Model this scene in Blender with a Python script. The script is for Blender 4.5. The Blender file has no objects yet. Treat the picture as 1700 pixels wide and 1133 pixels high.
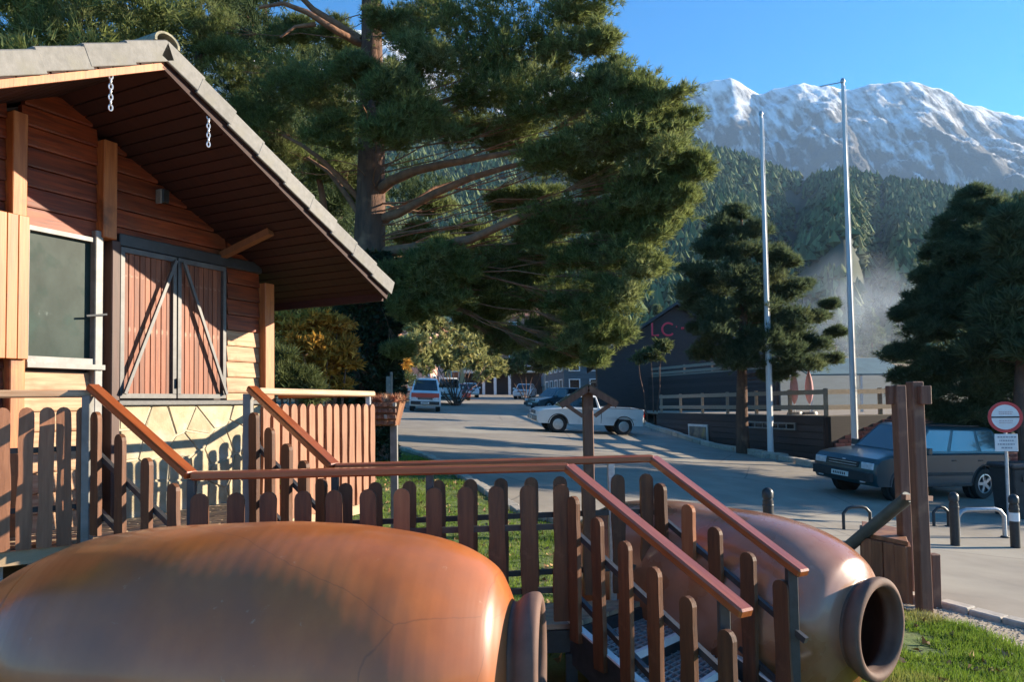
import bpy, bmesh, math, random
import numpy as np
from mathutils import Vector, Matrix, noise
R = math.radians
rnd = random.Random(7)
rng = np.random.default_rng(7)
scene = bpy.context.scene
C = scene.collection

# ------------------------------------------------------------------ camera
FPX = 1230.0                       # focal length in pixels of the 1700 px wide photograph
cam_d = bpy.data.cameras.new('camera')
cam = bpy.data.objects.new('camera', cam_d); C.objects.link(cam)
cam_d.sensor_fit = 'HORIZONTAL'; cam_d.sensor_width = 36
cam_d.lens = 36 * FPX / 1700
cam_d.shift_y = 53.5 / 1700
cam_d.clip_start = 0.05; cam_d.clip_end = 20000
CR = Matrix.Rotation(R(92.4), 4, 'X') @ Matrix.Rotation(R(-0.83), 4, 'Z')
cam.matrix_world = CR
scene.camera = cam
# ------------------------------------------------------------------ world, sun, exposure
SUN = Vector((1.476, 0.322, 0.43)).normalized()
world = bpy.data.worlds.new('World'); scene.world = world
world.use_nodes = True
wn = world.node_tree; wn.nodes.clear()
sky = wn.nodes.new('ShaderNodeTexSky'); sky.sky_type = 'NISHITA'; sky.sun_disc = False
sky.sun_elevation = math.asin(SUN.z); sky.sun_rotation = math.atan2(SUN.x, SUN.y)
sky.altitude = 2200; sky.air_density = 1.0; sky.dust_density = 0.0; sky.ozone_density = 2.2
bg = wn.nodes.new('ShaderNodeBackground'); bg.inputs['Strength'].default_value = 0.082
wo = wn.nodes.new('ShaderNodeOutputWorld')
hsv = wn.nodes.new('ShaderNodeHueSaturation'); hsv.inputs['Saturation'].default_value = 1.7
wn.links.new(sky.outputs[0], hsv.inputs['Color']); wn.links.new(hsv.outputs[0], bg.inputs[0]); wn.links.new(bg.outputs[0], wo.inputs[0])
sl = bpy.data.lights.new('sun', 'SUN'); sl.energy = 4.6; sl.angle = R(0.5); sl.color = (1.0, 0.86, 0.66)
so = bpy.data.objects.new('sun', sl); C.objects.link(so)
so.rotation_euler = SUN.to_track_quat('Z', 'Y').to_euler()
scene.view_settings.view_transform = 'Standard'; scene.view_settings.look = 'None'
scene.view_settings.gamma = 1; scene.view_settings.use_curve_mapping = False
scene.view_settings.exposure = 1.9
scene.cycles.max_bounces = 8; scene.cycles.diffuse_bounces = 4; scene.cycles.glossy_bounces = 3
scene.cycles.transmission_bounces = 4; scene.cycles.volume_bounces = 1; scene.cycles.transparent_max_bounces = 8
scene.cycles.volume_step_rate = 4; scene.cycles.volume_max_steps = 64
scene.cycles.use_denoising = True
scene.cycles.sample_clamp_indirect = 6

# ------------------------------------------------------------------ helpers
def at(px, py, Y):
    "world point at depth Y seen at a photograph pixel"
    d = CR.to_3x3() @ Vector(((px - 850) / FPX, (620 - py) / FPX, -1))
    return d * (Y / d.y)
def tag(o, label=None, cat=None, group=None, kind=None):
    if label: o['label'] = label
    if cat: o['category'] = cat
    if group: o['group'] = group
    if kind: o['kind'] = kind
    return o
def wm(o):
    M = Matrix.Identity(4)
    while o is not None:
        M = o.matrix_basis @ M; o = o.parent
    return M
def empty(name, loc=(0, 0, 0), rz=0):
    o = bpy.data.objects.new(name, None); C.objects.link(o)
    o.location = loc; o.rotation_euler = (0, 0, rz); o.empty_display_size = .2
    return o
def put(mesh, name, parent, M):
    "object from a shared mesh at world matrix M under parent"
    o = bpy.data.objects.new(name, mesh); C.objects.link(o)
    if parent is not None:
        o.parent = parent; o.matrix_basis = wm(parent).inverted() @ M
    else:
        o.matrix_basis = M
    return o
def frame(p, x, y, z):
    M = Matrix.Identity(4)
    for i, v in enumerate((x, y, z, p)):
        for j in range(3): M[j][i] = v[j]
    return M
class MB:
    def __init__(s): s.v = []; s.f = []
    def add(s, vs, fs):
        n = len(s.v); s.v += [tuple(v) for v in vs]; s.f += [tuple(i + n for i in f) for f in fs]; return s
    def box(s, c, size, M=None):
        x, y, z = size[0] / 2, size[1] / 2, size[2] / 2
        vs = [Vector((a * x, b * y, d * z)) for a in (-1, 1) for b in (-1, 1) for d in (-1, 1)]
        if M is not None: vs = [M.to_3x3() @ v for v in vs]
        return s.add([v + Vector(c) for v in vs], [(0, 1, 3, 2), (4, 6, 7, 5), (0, 4, 5, 1), (2, 3, 7, 6), (0, 2, 6, 4), (1, 5, 7, 3)])
    def bar(s, p0, p1, w, h, up=(0, 0, 1)):
        p0 = Vector(p0); p1 = Vector(p1); d = (p1 - p0).normalized(); up = Vector(up)
        if abs(d.dot(up)) > .99: up = Vector((1, 0, 0))
        sd = d.cross(up).normalized(); u = sd.cross(d)
        vs = []
        for p in (p0, p1):
            for a, b in ((-1, -1), (1, -1), (1, 1), (-1, 1)): vs.append(p + sd * a * w / 2 + u * b * h / 2)
        return s.add(vs, [(3, 2, 1, 0), (4, 5, 6, 7), (0, 1, 5, 4), (1, 2, 6, 5), (2, 3, 7, 6), (3, 0, 4, 7)])
    def tube(s, pts, rad, n=8, caps=True):
        pts = [Vector(p) for p in pts]; base = len(s.v); vs = []; fs = []
        prev = None
        for i, p in enumerate(pts):
            d = (pts[min(i + 1, len(pts) - 1)] - pts[max(i - 1, 0)]).normalized()
            ref = prev if prev is not None else (Vector((0, 0, 1)) if abs(d.z) < .9 else Vector((1, 0, 0)))
            a = (ref - d * ref.dot(d))
            if a.length < 1e-4: a = d.orthogonal()
            a.normalize(); b = d.cross(a); prev = a
            r = rad[i] if hasattr(rad, '__len__') else rad
            for k in range(n):
                t = 2 * math.pi * k / n
                vs.append(p + a * math.cos(t) * r + b * math.sin(t) * r)
        for i in range(len(pts) - 1):
            for k in range(n):
                fs.append((i * n + k, i * n + (k + 1) % n, (i + 1) * n + (k + 1) % n, (i + 1) * n + k))
        if caps:
            fs.append(tuple(range(n - 1, -1, -1))); fs.append(tuple((len(pts) - 1) * n + k for k in range(n)))
        return s.add(vs, fs)
    def lathe(s, prof, M, n=48):
        "profile of (radius, height) turned about local z, placed by M"
        vs = []; fs = []
        for r, z in prof:
            for k in range(n):
                t = 2 * math.pi * k / n
                vs.append(M @ Vector((r * math.cos(t), r * math.sin(t), z)))
        for i in range(len(prof) - 1):
            for k in range(n):
                fs.append((i * n + k, i * n + (k + 1) % n, (i + 1) * n + (k + 1) % n, (i + 1) * n + k))
        return s.add(vs, fs)
    def prism(s, poly, M, th):
        "polygon in local xy extruded along local z by th"
        n = len(poly)
        vs = [M @ Vector((x, y, 0)) for x, y in poly] + [M @ Vector((x, y, th)) for x, y in poly]
        fs = [tuple(range(n - 1, -1, -1)), tuple(range(n, 2 * n))] + [(i, (i + 1) % n, n + (i + 1) % n, n + i) for i in range(n)]
        return s.add(vs, fs)
    def mesh(s, name, mat, smooth=None, bevel=0):
        me = bpy.data.meshes.new(name); me.from_pydata(s.v, [], s.f)
        bm = bmesh.new(); bm.from_mesh(me)
        bmesh.ops.recalc_face_normals(bm, faces=bm.faces)
        if bevel: bmesh.ops.bevel(bm, geom=list(bm.edges), offset=bevel, segments=1, affect='EDGES', profile=.5)
        bm.to_mesh(me); bm.free()
        if mat: me.materials.append(mat)
        if smooth is not None:
            me.polygons.foreach_set('use_smooth', [True] * len(me.polygons))
            me.set_sharp_from_angle(angle=R(smooth))
        me.update(); return me
    def build(s, name, mat, parent=None, smooth=None, bevel=0):
        return put(s.mesh(name, mat, smooth, bevel), name, parent, Matrix.Identity(4))

# ------------------------------------------------------------------ materials
MATS = {}
def lin(c):
    return tuple(((x / 12.92) if x <= .04045 else ((x + .055) / 1.055) ** 2.4) for x in c)
def mat(name, c1, c2=None, rough=.7, scale=(4, 4, 4), detail=6, bump=.0, metal=0, coat=0, rand=.0, c3=None,
        s3=1.0, spec=.5, bdist=.01, ramp=(.35, .65), trans=0, island=0, coord='Object', r3=(.55, .7), rvar=0, c4=None, s4=14, r4=(.66, .72), crack=None):
    if name in MATS: return MATS[name]
    m = bpy.data.materials.new(name); m.use_nodes = True; nt = m.node_tree; N = nt.nodes; L = nt.links
    p = N['Principled BSDF']; p.inputs['Roughness'].default_value = rough; p.inputs['Metallic'].default_value = metal
    p.inputs['Coat Weight'].default_value = coat; p.inputs['Coat Roughness'].default_value = .12
    p.inputs['Specular IOR Level'].default_value = spec
    col = None
    c2 = c2 or c1
    tc = N.new('ShaderNodeTexCoord'); mp = N.new('ShaderNodeMapping'); L.new(tc.outputs[coord], mp.inputs[0])
    mp.inputs['Scale'].default_value = scale
    oi = N.new('ShaderNodeObjectInfo')
    mul = N.new('ShaderNodeMath'); mul.operation = 'MULTIPLY'; mul.inputs[1].default_value = 37.0; L.new(oi.outputs['Random'], mul.inputs[0])
    cmb = N.new('ShaderNodeCombineXYZ'); L.new(mul.outputs[0], cmb.inputs[0]); L.new(mul.outputs[0], cmb.inputs[1])
    L.new(cmb.outputs[0], mp.inputs['Location'])
    nz = N.new('ShaderNodeTexNoise'); nz.inputs['Detail'].default_value = detail; nz.inputs['Scale'].default_value = 1; nz.inputs['Roughness'].default_value = .62
    L.new(mp.outputs[0], nz.inputs['Vector'])
    rp = N.new('ShaderNodeMapRange'); rp.inputs['From Min'].default_value = ramp[0]; rp.inputs['From Max'].default_value = ramp[1]; L.new(nz.outputs[0], rp.inputs[0])
    mx = N.new('ShaderNodeMix'); mx.data_type = 'RGBA'; L.new(rp.outputs[0], mx.inputs['Factor'])
    mx.inputs['A'].default_value = (*c1, 1); mx.inputs['B'].default_value = (*c2, 1); col = mx.outputs['Result']
    if c3:
        n3 = N.new('ShaderNodeTexNoise'); n3.inputs['Scale'].default_value = s3; n3.inputs['Detail'].default_value = 5; L.new(tc.outputs[coord], n3.inputs['Vector'])
        r_3 = N.new('ShaderNodeMapRange'); r_3.inputs['From Min'].default_value = r3[0]; r_3.inputs['From Max'].default_value = r3[1]; L.new(n3.outputs[0], r_3.inputs[0])
        m3 = N.new('ShaderNodeMix'); m3.data_type = 'RGBA'; L.new(r_3.outputs[0], m3.inputs['Factor'])
        L.new(col, m3.inputs['A']); m3.inputs['B'].default_value = (*c3, 1); col = m3.outputs['Result']
        if rvar:
            rr = N.new('ShaderNodeMapRange'); rr.inputs['To Min'].default_value = rough; rr.inputs['To Max'].default_value = rough + rvar
            L.new(r_3.outputs[0], rr.inputs[0]); L.new(rr.outputs[0], p.inputs['Roughness'])
    def over(c, fac, base):
        q = N.new('ShaderNodeMix'); q.data_type = 'RGBA'; L.new(fac, q.inputs['Factor']); L.new(base, q.inputs['A']); q.inputs['B'].default_value = (*c, 1); return q.outputs['Result']
    if c4:
        n4 = N.new('ShaderNodeTexNoise'); n4.inputs['Scale'].default_value = s4; n4.inputs['Detail'].default_value = 7; n4.inputs['Roughness'].default_value = .7; L.new(tc.outputs[coord], n4.inputs['Vector'])
        r_4 = N.new('ShaderNodeMapRange'); r_4.inputs['From Min'].default_value = r4[0]; r_4.inputs['From Max'].default_value = r4[1]; L.new(n4.outputs[0], r_4.inputs[0]); col = over(c4, r_4.outputs[0], col)
    if crack:
        wv = N.new('ShaderNodeTexNoise'); wv.inputs['Scale'].default_value = crack[0] * 2.5; wv.inputs['Detail'].default_value = 6; L.new(tc.outputs[coord], wv.inputs['Vector'])
        ad = N.new('ShaderNodeMix'); ad.data_type = 'RGBA'; ad.inputs['Factor'].default_value = .12; L.new(tc.outputs[coord], ad.inputs['A']); L.new(wv.outputs['Color'], ad.inputs['B'])
        vo = N.new('ShaderNodeTexVoronoi'); vo.feature = 'DISTANCE_TO_EDGE'; vo.inputs['Scale'].default_value = crack[0]; L.new(ad.outputs['Result'], vo.inputs['Vector'])
        vr = N.new('ShaderNodeMapRange'); vr.inputs['From Min'].default_value = crack[1]; vr.inputs['From Max'].default_value = 0; vr.inputs['To Max'].default_value = crack[3]; L.new(vo.outputs['Distance'], vr.inputs[0]); col = over(crack[2], vr.outputs[0], col)
    if rand or island:
        hs = N.new('ShaderNodeHueSaturation')
        mr = N.new('ShaderNodeMapRange'); a = rand or island
        mr.inputs['To Min'].default_value = 1 - a; mr.inputs['To Max'].default_value = 1 + a
        if island:
            ge = N.new('ShaderNodeNewGeometry'); L.new(ge.outputs['Random Per Island'], mr.inputs[0])
        else: L.new(oi.outputs['Random'], mr.inputs[0])
        L.new(mr.outputs[0], hs.inputs['Value']); L.new(col, hs.inputs['Color']); col = hs.outputs[0]
    L.new(col, p.inputs['Base Color'])
    if bump:
        bp = N.new('ShaderNodeBump'); bp.inputs['Strength'].default_value = bump; bp.inputs['Distance'].default_value = bdist
        L.new(nz.outputs[0], bp.inputs['Height']); L.new(bp.outputs[0], p.inputs['Normal'])
    if trans:
        tr = N.new('ShaderNodeBsdfTranslucent'); L.new(col, tr.inputs[0])
        ms = N.new('ShaderNodeMixShader'); ms.inputs[0].default_value = trans
        L.new(p.outputs[0], ms.inputs[1]); L.new(tr.outputs[0], ms.inputs[2]); L.new(ms.outputs[0], N['Material Output'].inputs[0])
    MATS[name] = m
    return m
M_rail = mat('varnished_rail_wood', (.36, .095, .028), (.24, .055, .017), .33, (3, 60, 60), 5, .08, coat=.5)
M_railv = mat('varnished_rail_wood_worn', (.52, .37, .24), (.36, .21, .12), .55, (3, 60, 60), 5, .1)
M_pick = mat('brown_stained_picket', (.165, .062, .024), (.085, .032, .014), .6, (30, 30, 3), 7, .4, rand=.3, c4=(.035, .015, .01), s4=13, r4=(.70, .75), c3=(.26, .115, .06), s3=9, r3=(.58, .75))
M_pick_lit = mat('pinkish_picket_baked_sun', (.36, .160, .085), (.24, .10, .05), .65, (30, 30, 3), 7, .35, rand=.2, c4=(.09, .04, .025), s4=13, r4=(.68, .74), c3=(.15, .07, .05), s3=7, r3=(.6, .75))  # lit copy of the picket colour, sunshine painted in for sun-facing runs
M_picko = mat('new_orange_picket', (.40, .15, .06), (.30, .10, .04), .6, (30, 30, 3), 6, .2)
M_deck = mat('weathered_deck_board', (.44, .33, .21), (.28, .20, .13), .75, (4, 50, 50), 6, .3, rand=.2, c3=(.20, .15, .11), s3=5)
M_wall = mat('varnished_wall_plank', (.30, .058, .013), (.11, .020, .006), .55, (3, 3, 38), 8, .35, rand=.28, c3=(.16, .048, .018), s3=3.0, bdist=.006, r3=(.5, .68))
M_wall_lit = mat('wall_plank_baked_sun', (.52, .33, .19), (.36, .17, .08), .65, (3, 3, 38), 8, .35, rand=.16, c3=(.36, .15, .07), s3=6.0, bdist=.006, r3=(.55, .7))  # paler plank colour with the sunlight painted in, for the lit wall parts
M_post = mat('orange_wall_post', (.50, .18, .055), (.33, .10, .03), .55, (40, 40, 2.5), 7, .25, c3=(.16, .06, .025), s3=4, r3=(.6, .72))
M_shut = mat('reddish_shutter_plank', (.27, .082, .034), (.15, .042, .018), .6, (45, 45, 2.5), 7, .3, rand=.25, c3=(.48, .30, .20), s3=9, r3=(.62, .75))
M_panel = mat('honey_pine_panel', (.42, .145, .034), (.30, .088, .018), .5, (30, 30, 1.6), 7, .15, c3=(.24, .09, .03), s3=11, r3=(.68, .76))
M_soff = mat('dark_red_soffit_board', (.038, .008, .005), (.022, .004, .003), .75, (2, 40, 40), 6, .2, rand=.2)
M_gray = mat('pale_gray_paint', (.25, .24, .225), (.17, .165, .155), .5, (9, 9, 9), 6, .1, c3=(.30, .27, .24), s3=16, r3=(.62, .7))
M_steel = mat('dark_painted_steel', (.045, .047, .05), (.03, .03, .032), .45, (20, 20, 20), 4, .1)
M_black = mat('black_metal', (.018, .018, .02), (.03, .03, .03), .4, (20, 20, 20), 4, .05)
M_galv = mat('galvanised_steel', (.50, .51, .53), (.36, .37, .39), .4, (25, 25, 25), 4, .05, metal=.6)
M_white = mat('white_paint', (.78, .78, .77), (.66, .66, .65), .5, (6, 6, 6), 5, .05)
M_chain = mat('bright_chain_metal', (.80, .80, .80), (.6, .6, .6), .3, (9, 9, 9), 3, 0, metal=.6)
M_pole = mat('flagpole_white', (.74, .73, .72), (.62, .62, .62), .4, (8, 8, .6), 4, .05)
M_tile = mat('charcoal_roof_tile', (.060, .055, .050), (.035, .032, .030), .8, (12, 12, 12), 6, .4, rand=.2, c3=(.13, .14, .07), s3=4, r3=(.6, .7))
M_verge = mat('gray_concrete_verge_tile', (.215, .205, .19), (.165, .158, .145), .8, (22, 22, 22), 6, .35, rand=.1, c3=(.19, .18, .15), s3=5, r3=(.58, .75))
M_stone = mat('ochre_flagstone', (.48, .40, .26), (.36, .29, .18), .85, (7, 7, 7), 7, .5, rand=.14, c3=(.46, .44, .36), s3=3, bdist=.02)
M_mort = mat('pale_mortar', (.50, .44, .32), (.40, .35, .25), .95, (30, 30, 30), 6, .4)
M_terra = mat('burnished_terracotta', (.48, .145, .036), (.35, .098, .024), .30, (2.4, 2.4, 3), 8, .07, coat=.22, c4=(.50, .30, .18), s4=11, r4=(.66, .76), crack=(.8, .0022, (.12, .045, .02), .45), c3=(.26, .095, .045), s3=1.9, r3=(.45, .75), bdist=.01, rvar=.22)
M_terrag = mat('glazed_mauve_terracotta', (.35, .145, .068), (.25, .095, .045), .24, (2.4, 2.4, 3), 8, .08, coat=.45, c4=(.42, .28, .20), s4=10, r4=(.68, .78), c3=(.38, .20, .14), s3=2.0, r3=(.45, .7), rvar=.2)
M_dirtin = mat('dusty_jar_inside', (.16, .085, .06), (.10, .055, .04), .8, (6, 6, 6), 6, .3)
M_asph = mat('asphalt', (.29, .25, .20), (.215, .185, .15), .85, (1.1, 1.1, 1.1), 10, .5, c4=(.12, .11, .10), s4=.7, r4=(.66, .74), crack=(.28, .008, (.08, .075, .07), .7), c3=(.35, .31, .245), s3=.22, bdist=.02)
M_lawn = mat('lawn_soil_and_grass', (.10, .145, .025), (.065, .10, .02), .95, (5, 5, 5), 9, .8, c3=(.22, .20, .08), s3=.8, bdist=.05)
M_dirt = mat('sandy_path_dirt', (.42, .34, .25), (.31, .25, .18), .95, (9, 9, 9), 9, .6, c3=(.24, .20, .15), s3=2)
M_ground = mat('valley_ground', (.085, .075, .045), (.055, .065, .03), .95, (.5, .5, .5), 9, .6)
M_kerb = mat('granite_kerb', (.50, .44, .36), (.34, .30, .25), .85, (14, 14, 14), 7, .5, rand=.15)
M_glass = mat('dark_window_glass', (.012, .018, .022), (.02, .03, .034), .06, (2, 2, 2), 3, 0, spec=.8)
M_dglass = mat('dusty_kiosk_glass', (.014, .026, .022), (.032, .050, .044),   .45, (5, 5, 3), 9, .02, c4=(.10, .13, .12), s4=9, r4=(.66, .78), c3=(.070, .10, .088), s3=5, spec=.1, r3=(.5, .85), rvar=.4)
M_bark = mat('pine_bark', (.16, .085, .055), (.085, .05, .038), .95, (9, 9, 2.2), 8, 1.0, c3=(.28, .15, .09), s3=2.5, bdist=.06)
M_barko = mat('orange_upper_pine_bark', (.30, .145, .080), (.17, .085, .05), .9, (7, 7, 7), 8, .8, bdist=.04)
M_wood_post = mat('rough_timber', (.20, .085, .05), (.12, .05, .03), .65, (28, 28, 2), 7, .4, c3=(.28, .14, .08), s3=4)
M_box = mat('oiled_timber_slab', (.30, .135, .065), (.16, .065, .035), .55, (14, 14, 1.6), 8, .4, c3=(.40, .20, .09), s3=2, rand=.35)
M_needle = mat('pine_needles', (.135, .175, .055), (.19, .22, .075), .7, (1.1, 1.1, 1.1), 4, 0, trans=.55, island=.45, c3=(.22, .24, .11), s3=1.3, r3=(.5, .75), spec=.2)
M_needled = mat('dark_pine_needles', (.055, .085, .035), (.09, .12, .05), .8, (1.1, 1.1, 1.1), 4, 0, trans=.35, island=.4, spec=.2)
M_needleb = mat('blue_green_needles', (.075, .11, .06), (.12, .15, .07), .8, (1.1, 1.1, 1.1), 4, 0, trans=.5, island=.4, c3=(.14, .15, .06), s3=.9, spec=.2)
M_autumn = mat('autumn_leaves', (.55, .30, .05), (.34, .18, .035), .75, (1.5, 1.5, 1.5), 4, 0, trans=.35, island=.5, c3=(.14, .15, .045), s3=1.6, spec=.2)
M_olive = mat('olive_leaves', (.13, .15, .055), (.09, .11, .04), .75, (1.5, 1.5, 1.5), 4, 0, trans=.35, island=.4, spec=.2)
M_pale = mat('pale_yellow_green_leaves', (.36, .34, .13), (.24, .25, .09), .75, (1.2, 1.2, 1.2), 4, 0, trans=.35, island=.4, c3=(.34, .24, .10), s3=.8, spec=.2)
M_ivy = mat('ivy_leaves', (.018, .034, .014), (.03, .05, .02), .6, (2, 2, 2), 4, 0, trans=.1, island=.4)
M_grass = mat('grass_blades', (.13, .22, .025), (.20, .28, .04), .7, (1.6, 1.6, 1.6), 5, 0, trans=.4, island=.35, c3=(.30, .28, .10), s3=1.1, spec=.25)
M_forest = mat('forest_crowns', (.10, .125, .055), (.06, .085, .04), .95, (.03, .03, .03), 5, 0, island=.6, c3=(.14, .14, .065), s3=.01, spec=.1)
M_brick = mat('red_brick_slope', (.30, .12, .10), (.22, .09, .075), .85, (6, 6, 6), 6, .3, rand=.15)
M_wdark = mat('dark_stained_boards', (.040, .027, .025), (.055, .038, .034), .7, (3, 3, 30), 6, .3, rand=.3)
M_fence = mat('weathered_fence_rail', (.34, .27, .20), (.24, .19, .14), .75, (3, 20, 20), 6, .3)
M_tyre = mat('tyre_rubber', (.018, .018, .018), (.026, .025, .024), .85, (20, 20, 20), 4, .1)
M_rim = mat('alloy_rim', (.62, .63, .65), (.5, .5, .52), .3, (5, 5, 5), 3, 0, metal=.7)
M_plate = mat('number_plate_white', (.75, .75, .72), None, .5)
M_ink = mat('black_ink', (.02, .02, .02), None, .6)
M_lamp = mat('clear_headlight', (.72, .74, .76), (.5, .52, .55), .12, (12, 12, 12), 3, 0, coat=.8)
M_tail = mat('red_tail_light', (.45, .02, .015), None, .2, coat=.6)
M_carblue = mat('dark_teal_car_paint', (.008, .040, .052), (.010, .048, .060), .3, (2, 2, 2), 3, 0, coat=.35)
M_carwhite = mat('white_car_paint', (.74, .74, .72), (.68, .68, .67), .35, (2, 2, 2), 3, 0, coat=.6, c3=(.5, .47, .42), s3=1.5, r3=(.6, .8))
M_carred = mat('faded_red_car_paint', (.52, .07, .05), (.46, .06, .045), .35, (2, 2, 2), 3, 0, coat=.6)
M_cardark = mat('dark_slate_car_paint', (.03, .055, .07), (.035, .06, .075), .3, (2, 2, 2), 3, 0, coat=.8)
M_trim = mat('black_plastic_trim', (.025, .025, .026), (.04, .04, .04), .65, (9, 9, 9), 4, .05)
M_redsign = mat('red_sign_paint', (.60, .05, .05), (.5, .045, .045), .45, (6, 6, 6), 4, 0)
M_redlet = mat('red_letter_plastic', (.75, .04, .07), None, .4)
M_w_ochre = mat('ochre_render', (.62, .48, .24), (.52, .40, .20), .9, (.6, .6, .6), 6, .1)
M_w_pink = mat('salmon_render', (.60, .34, .27), (.52, .29, .23), .9, (.6, .6, .6), 6, .1)
M_w_brown = mat('brown_brick_render', (.33, .20, .14), (.26, .15, .11), .9, (.8, .8, .8), 7, .2)
M_w_cream = mat('cream_render', (.68, .64, .55), (.58, .55, .48), .9, (.6, .6, .6), 6, .1)
M_w_slate = mat('blue_gray_cladding', (.09, .125, .15), (.07, .10, .12), .7, (.6, .6, 5), 6, .1)
M_roofred = mat('terracotta_roof', (.30, .12, .07), (.20, .09, .06), .9, (3, 3, 3), 6, .3)
M_canopy = mat('teal_awning_cloth', (.10, .18, .20), (.08, .14, .16), .8, (2, 2, 2), 5, .1)
M_pinkc = mat('pink_folded_parasol_cloth', (.60, .34, .34), (.50, .26, .27), .85, (8, 8, 2), 5, .2)
M_grate = mat('galvanised_tread', (.46, .46, .45), (.30, .30, .30), .5, (20, 20, 20), 4, .1, metal=.4)
M_flower = mat('faded_red_geranium', (.42, .13, .07), (.28, .16, .08), .8, (5, 5, 5), 4, 0, trans=.2, island=.5, c3=(.5, .38, .26), s3=7)

# mountain material: snow over rock by height, slope and noise
def mountain_mat():
    m = bpy.data.materials.new('snowy_rock'); m.use_nodes = True; nt = m.node_tree; N = nt.nodes; L = nt.links
    p = N['Principled BSDF']; p.inputs['Roughness'].default_value = .9; p.inputs['Specular IOR Level'].default_value = .1
    tc = N.new('ShaderNodeTexCoord'); sp = N.new('ShaderNodeSeparateXYZ'); L.new(tc.outputs['Object'], sp.inputs[0])
    nz = N.new('ShaderNodeTexNoise'); nz.inputs['Scale'].default_value = .006; nz.inputs['Detail'].default_value = 12; nz.inputs['Roughness'].default_value = .7
    L.new(tc.outputs['Object'], nz.inputs['Vector'])
    mp = N.new('ShaderNodeMapping'); mp.inputs['Scale'].default_value = (.045, .006, .012); L.new(tc.outputs['Object'], mp.inputs[0])
    n2 = N.new('ShaderNodeTexNoise'); n2.inputs['Scale'].default_value = 1; n2.inputs['Detail'].default_value = 9; L.new(mp.outputs[0], n2.inputs['Vector'])
    ge = N.new('ShaderNodeNewGeometry'); sn = N.new('ShaderNodeSeparateXYZ'); L.new(ge.outputs['Normal'], sn.inputs[0])
    def mth(op, a, b):
        n = N.new('ShaderNodeMath'); n.operation = op
        for i, x in enumerate((a, b)):
            if isinstance(x, (int, float)): n.inputs[i].default_value = x
            else: L.new(x, n.inputs[i])
        return n.outputs[0]
    h = N.new('ShaderNodeMapRange'); h.inputs['From Min'].default_value = 430; h.inputs['From Max'].default_value = 1150; L.new(sp.outputs[2], h.inputs[0])
    f = mth('ADD', mth('ADD', mth('MULTIPLY', h.outputs[0], .50), mth('MULTIPLY', nz.outputs[0], .9)), mth('MULTIPLY', n2.outputs[0], 1.5))
    f = mth('ADD', f, mth('MULTIPLY', sn.outputs[2], .75))
    r = N.new('ShaderNodeMapRange'); r.inputs['From Min'].default_value = 1.90; r.inputs['From Max'].default_value = 2.35; L.new(f, r.inputs[0])
    mx = N.new('ShaderNodeMix'); mx.data_type = 'RGBA'; L.new(r.outputs[0], mx.inputs['Factor'])
    rk = N.new('ShaderNodeMix'); rk.data_type = 'RGBA'; L.new(n2.outputs[0], rk.inputs['Factor'])
    rk.inputs['A'].default_value = (.06, .062, .07, 1); rk.inputs['B'].default_value = (.15, .14, .135, 1)
    L.new(rk.outputs['Result'], mx.inputs['A']); mx.inputs['B'].default_value = (.78, .79, .82, 1)
    L.new(mx.outputs['Result'], p.inputs['Base Color'])
    bp = N.new('ShaderNodeBump'); bp.inputs['Strength'].default_value = .8; bp.inputs['Distance'].default_value = 22; L.new(nz.outputs[0], bp.inputs['Height']); L.new(bp.outputs[0], p.inputs['Normal'])
    return m

# ------------------------------------------------------------------ ground height
GP = np.array([(0, 0, -1.70), (-.5, 3.3, -1.76), (2.16, 4.4, -1.95), (4.2, 7.2, -2.12), (7.1, 12, -2.44), (8.5, 12, -2.46), (11, 17.5, -2.5),
               (3.3, 34, -1.33), (-2.9, 15.5, -1.16), (-5.4, 47, -.3), (0, 90, 1.2), (9, 26, -1.98), (9.3, 22.9, -2.1), (7.9, 29.6, -1.85),
               (6.9, 40, -1.2), (-2.1, 17.3, -1.25), (0, 11.2, -1.7), (-20, 10, -.9), (-20, 30, -.3), (-15, 47, .2), (20, 12, -2.7),
               (25, 30, -2.3), (15, 50, -.9), (0, -6, -1.6), (-60, 90, 3.5), (60, 90, 2.0), (0, 140, 3.4), (-60, 0, 0), (60, 0, -3.2), (-3, 8, -1.6), (0, -60, -1.3)], float)
def _tps(r2): return np.where(r2 > 0, .5 * r2 * np.log(np.maximum(r2, 1e-9)), 0)
def _fit():
    n = len(GP); P = GP[:, :2] / 10
    K = _tps(((P[:, None] - P[None]) ** 2).sum(-1)) + np.eye(n) * .05
    A = np.zeros((n + 3, n + 3)); A[:n, :n] = K; A[:n, n] = 1; A[:n, n + 1:] = P; A[n, :n] = 1; A[n + 1:, :n] = P.T
    return np.linalg.solve(A, np.concatenate([GP[:, 2], np.zeros(3)])), P
_w, _P = _fit()
def gh(x, y):
    "ground height"
    x = np.asarray(x, float); y = np.asarray(y, float)
    xc = np.clip(x, -60, 60); yc = np.clip(y, -60, 140)
    q = np.stack([xc, yc], -1) / 10
    z = (_tps(((q[..., None, :] - _P) ** 2).sum(-1)) * _w[:-3]).sum(-1) + _w[-3] + q @ _w[-2:]
    out = np.hypot(x - xc, y - yc)
    return z + out * .035
def g(x, y): return float(gh(x, y))

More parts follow.
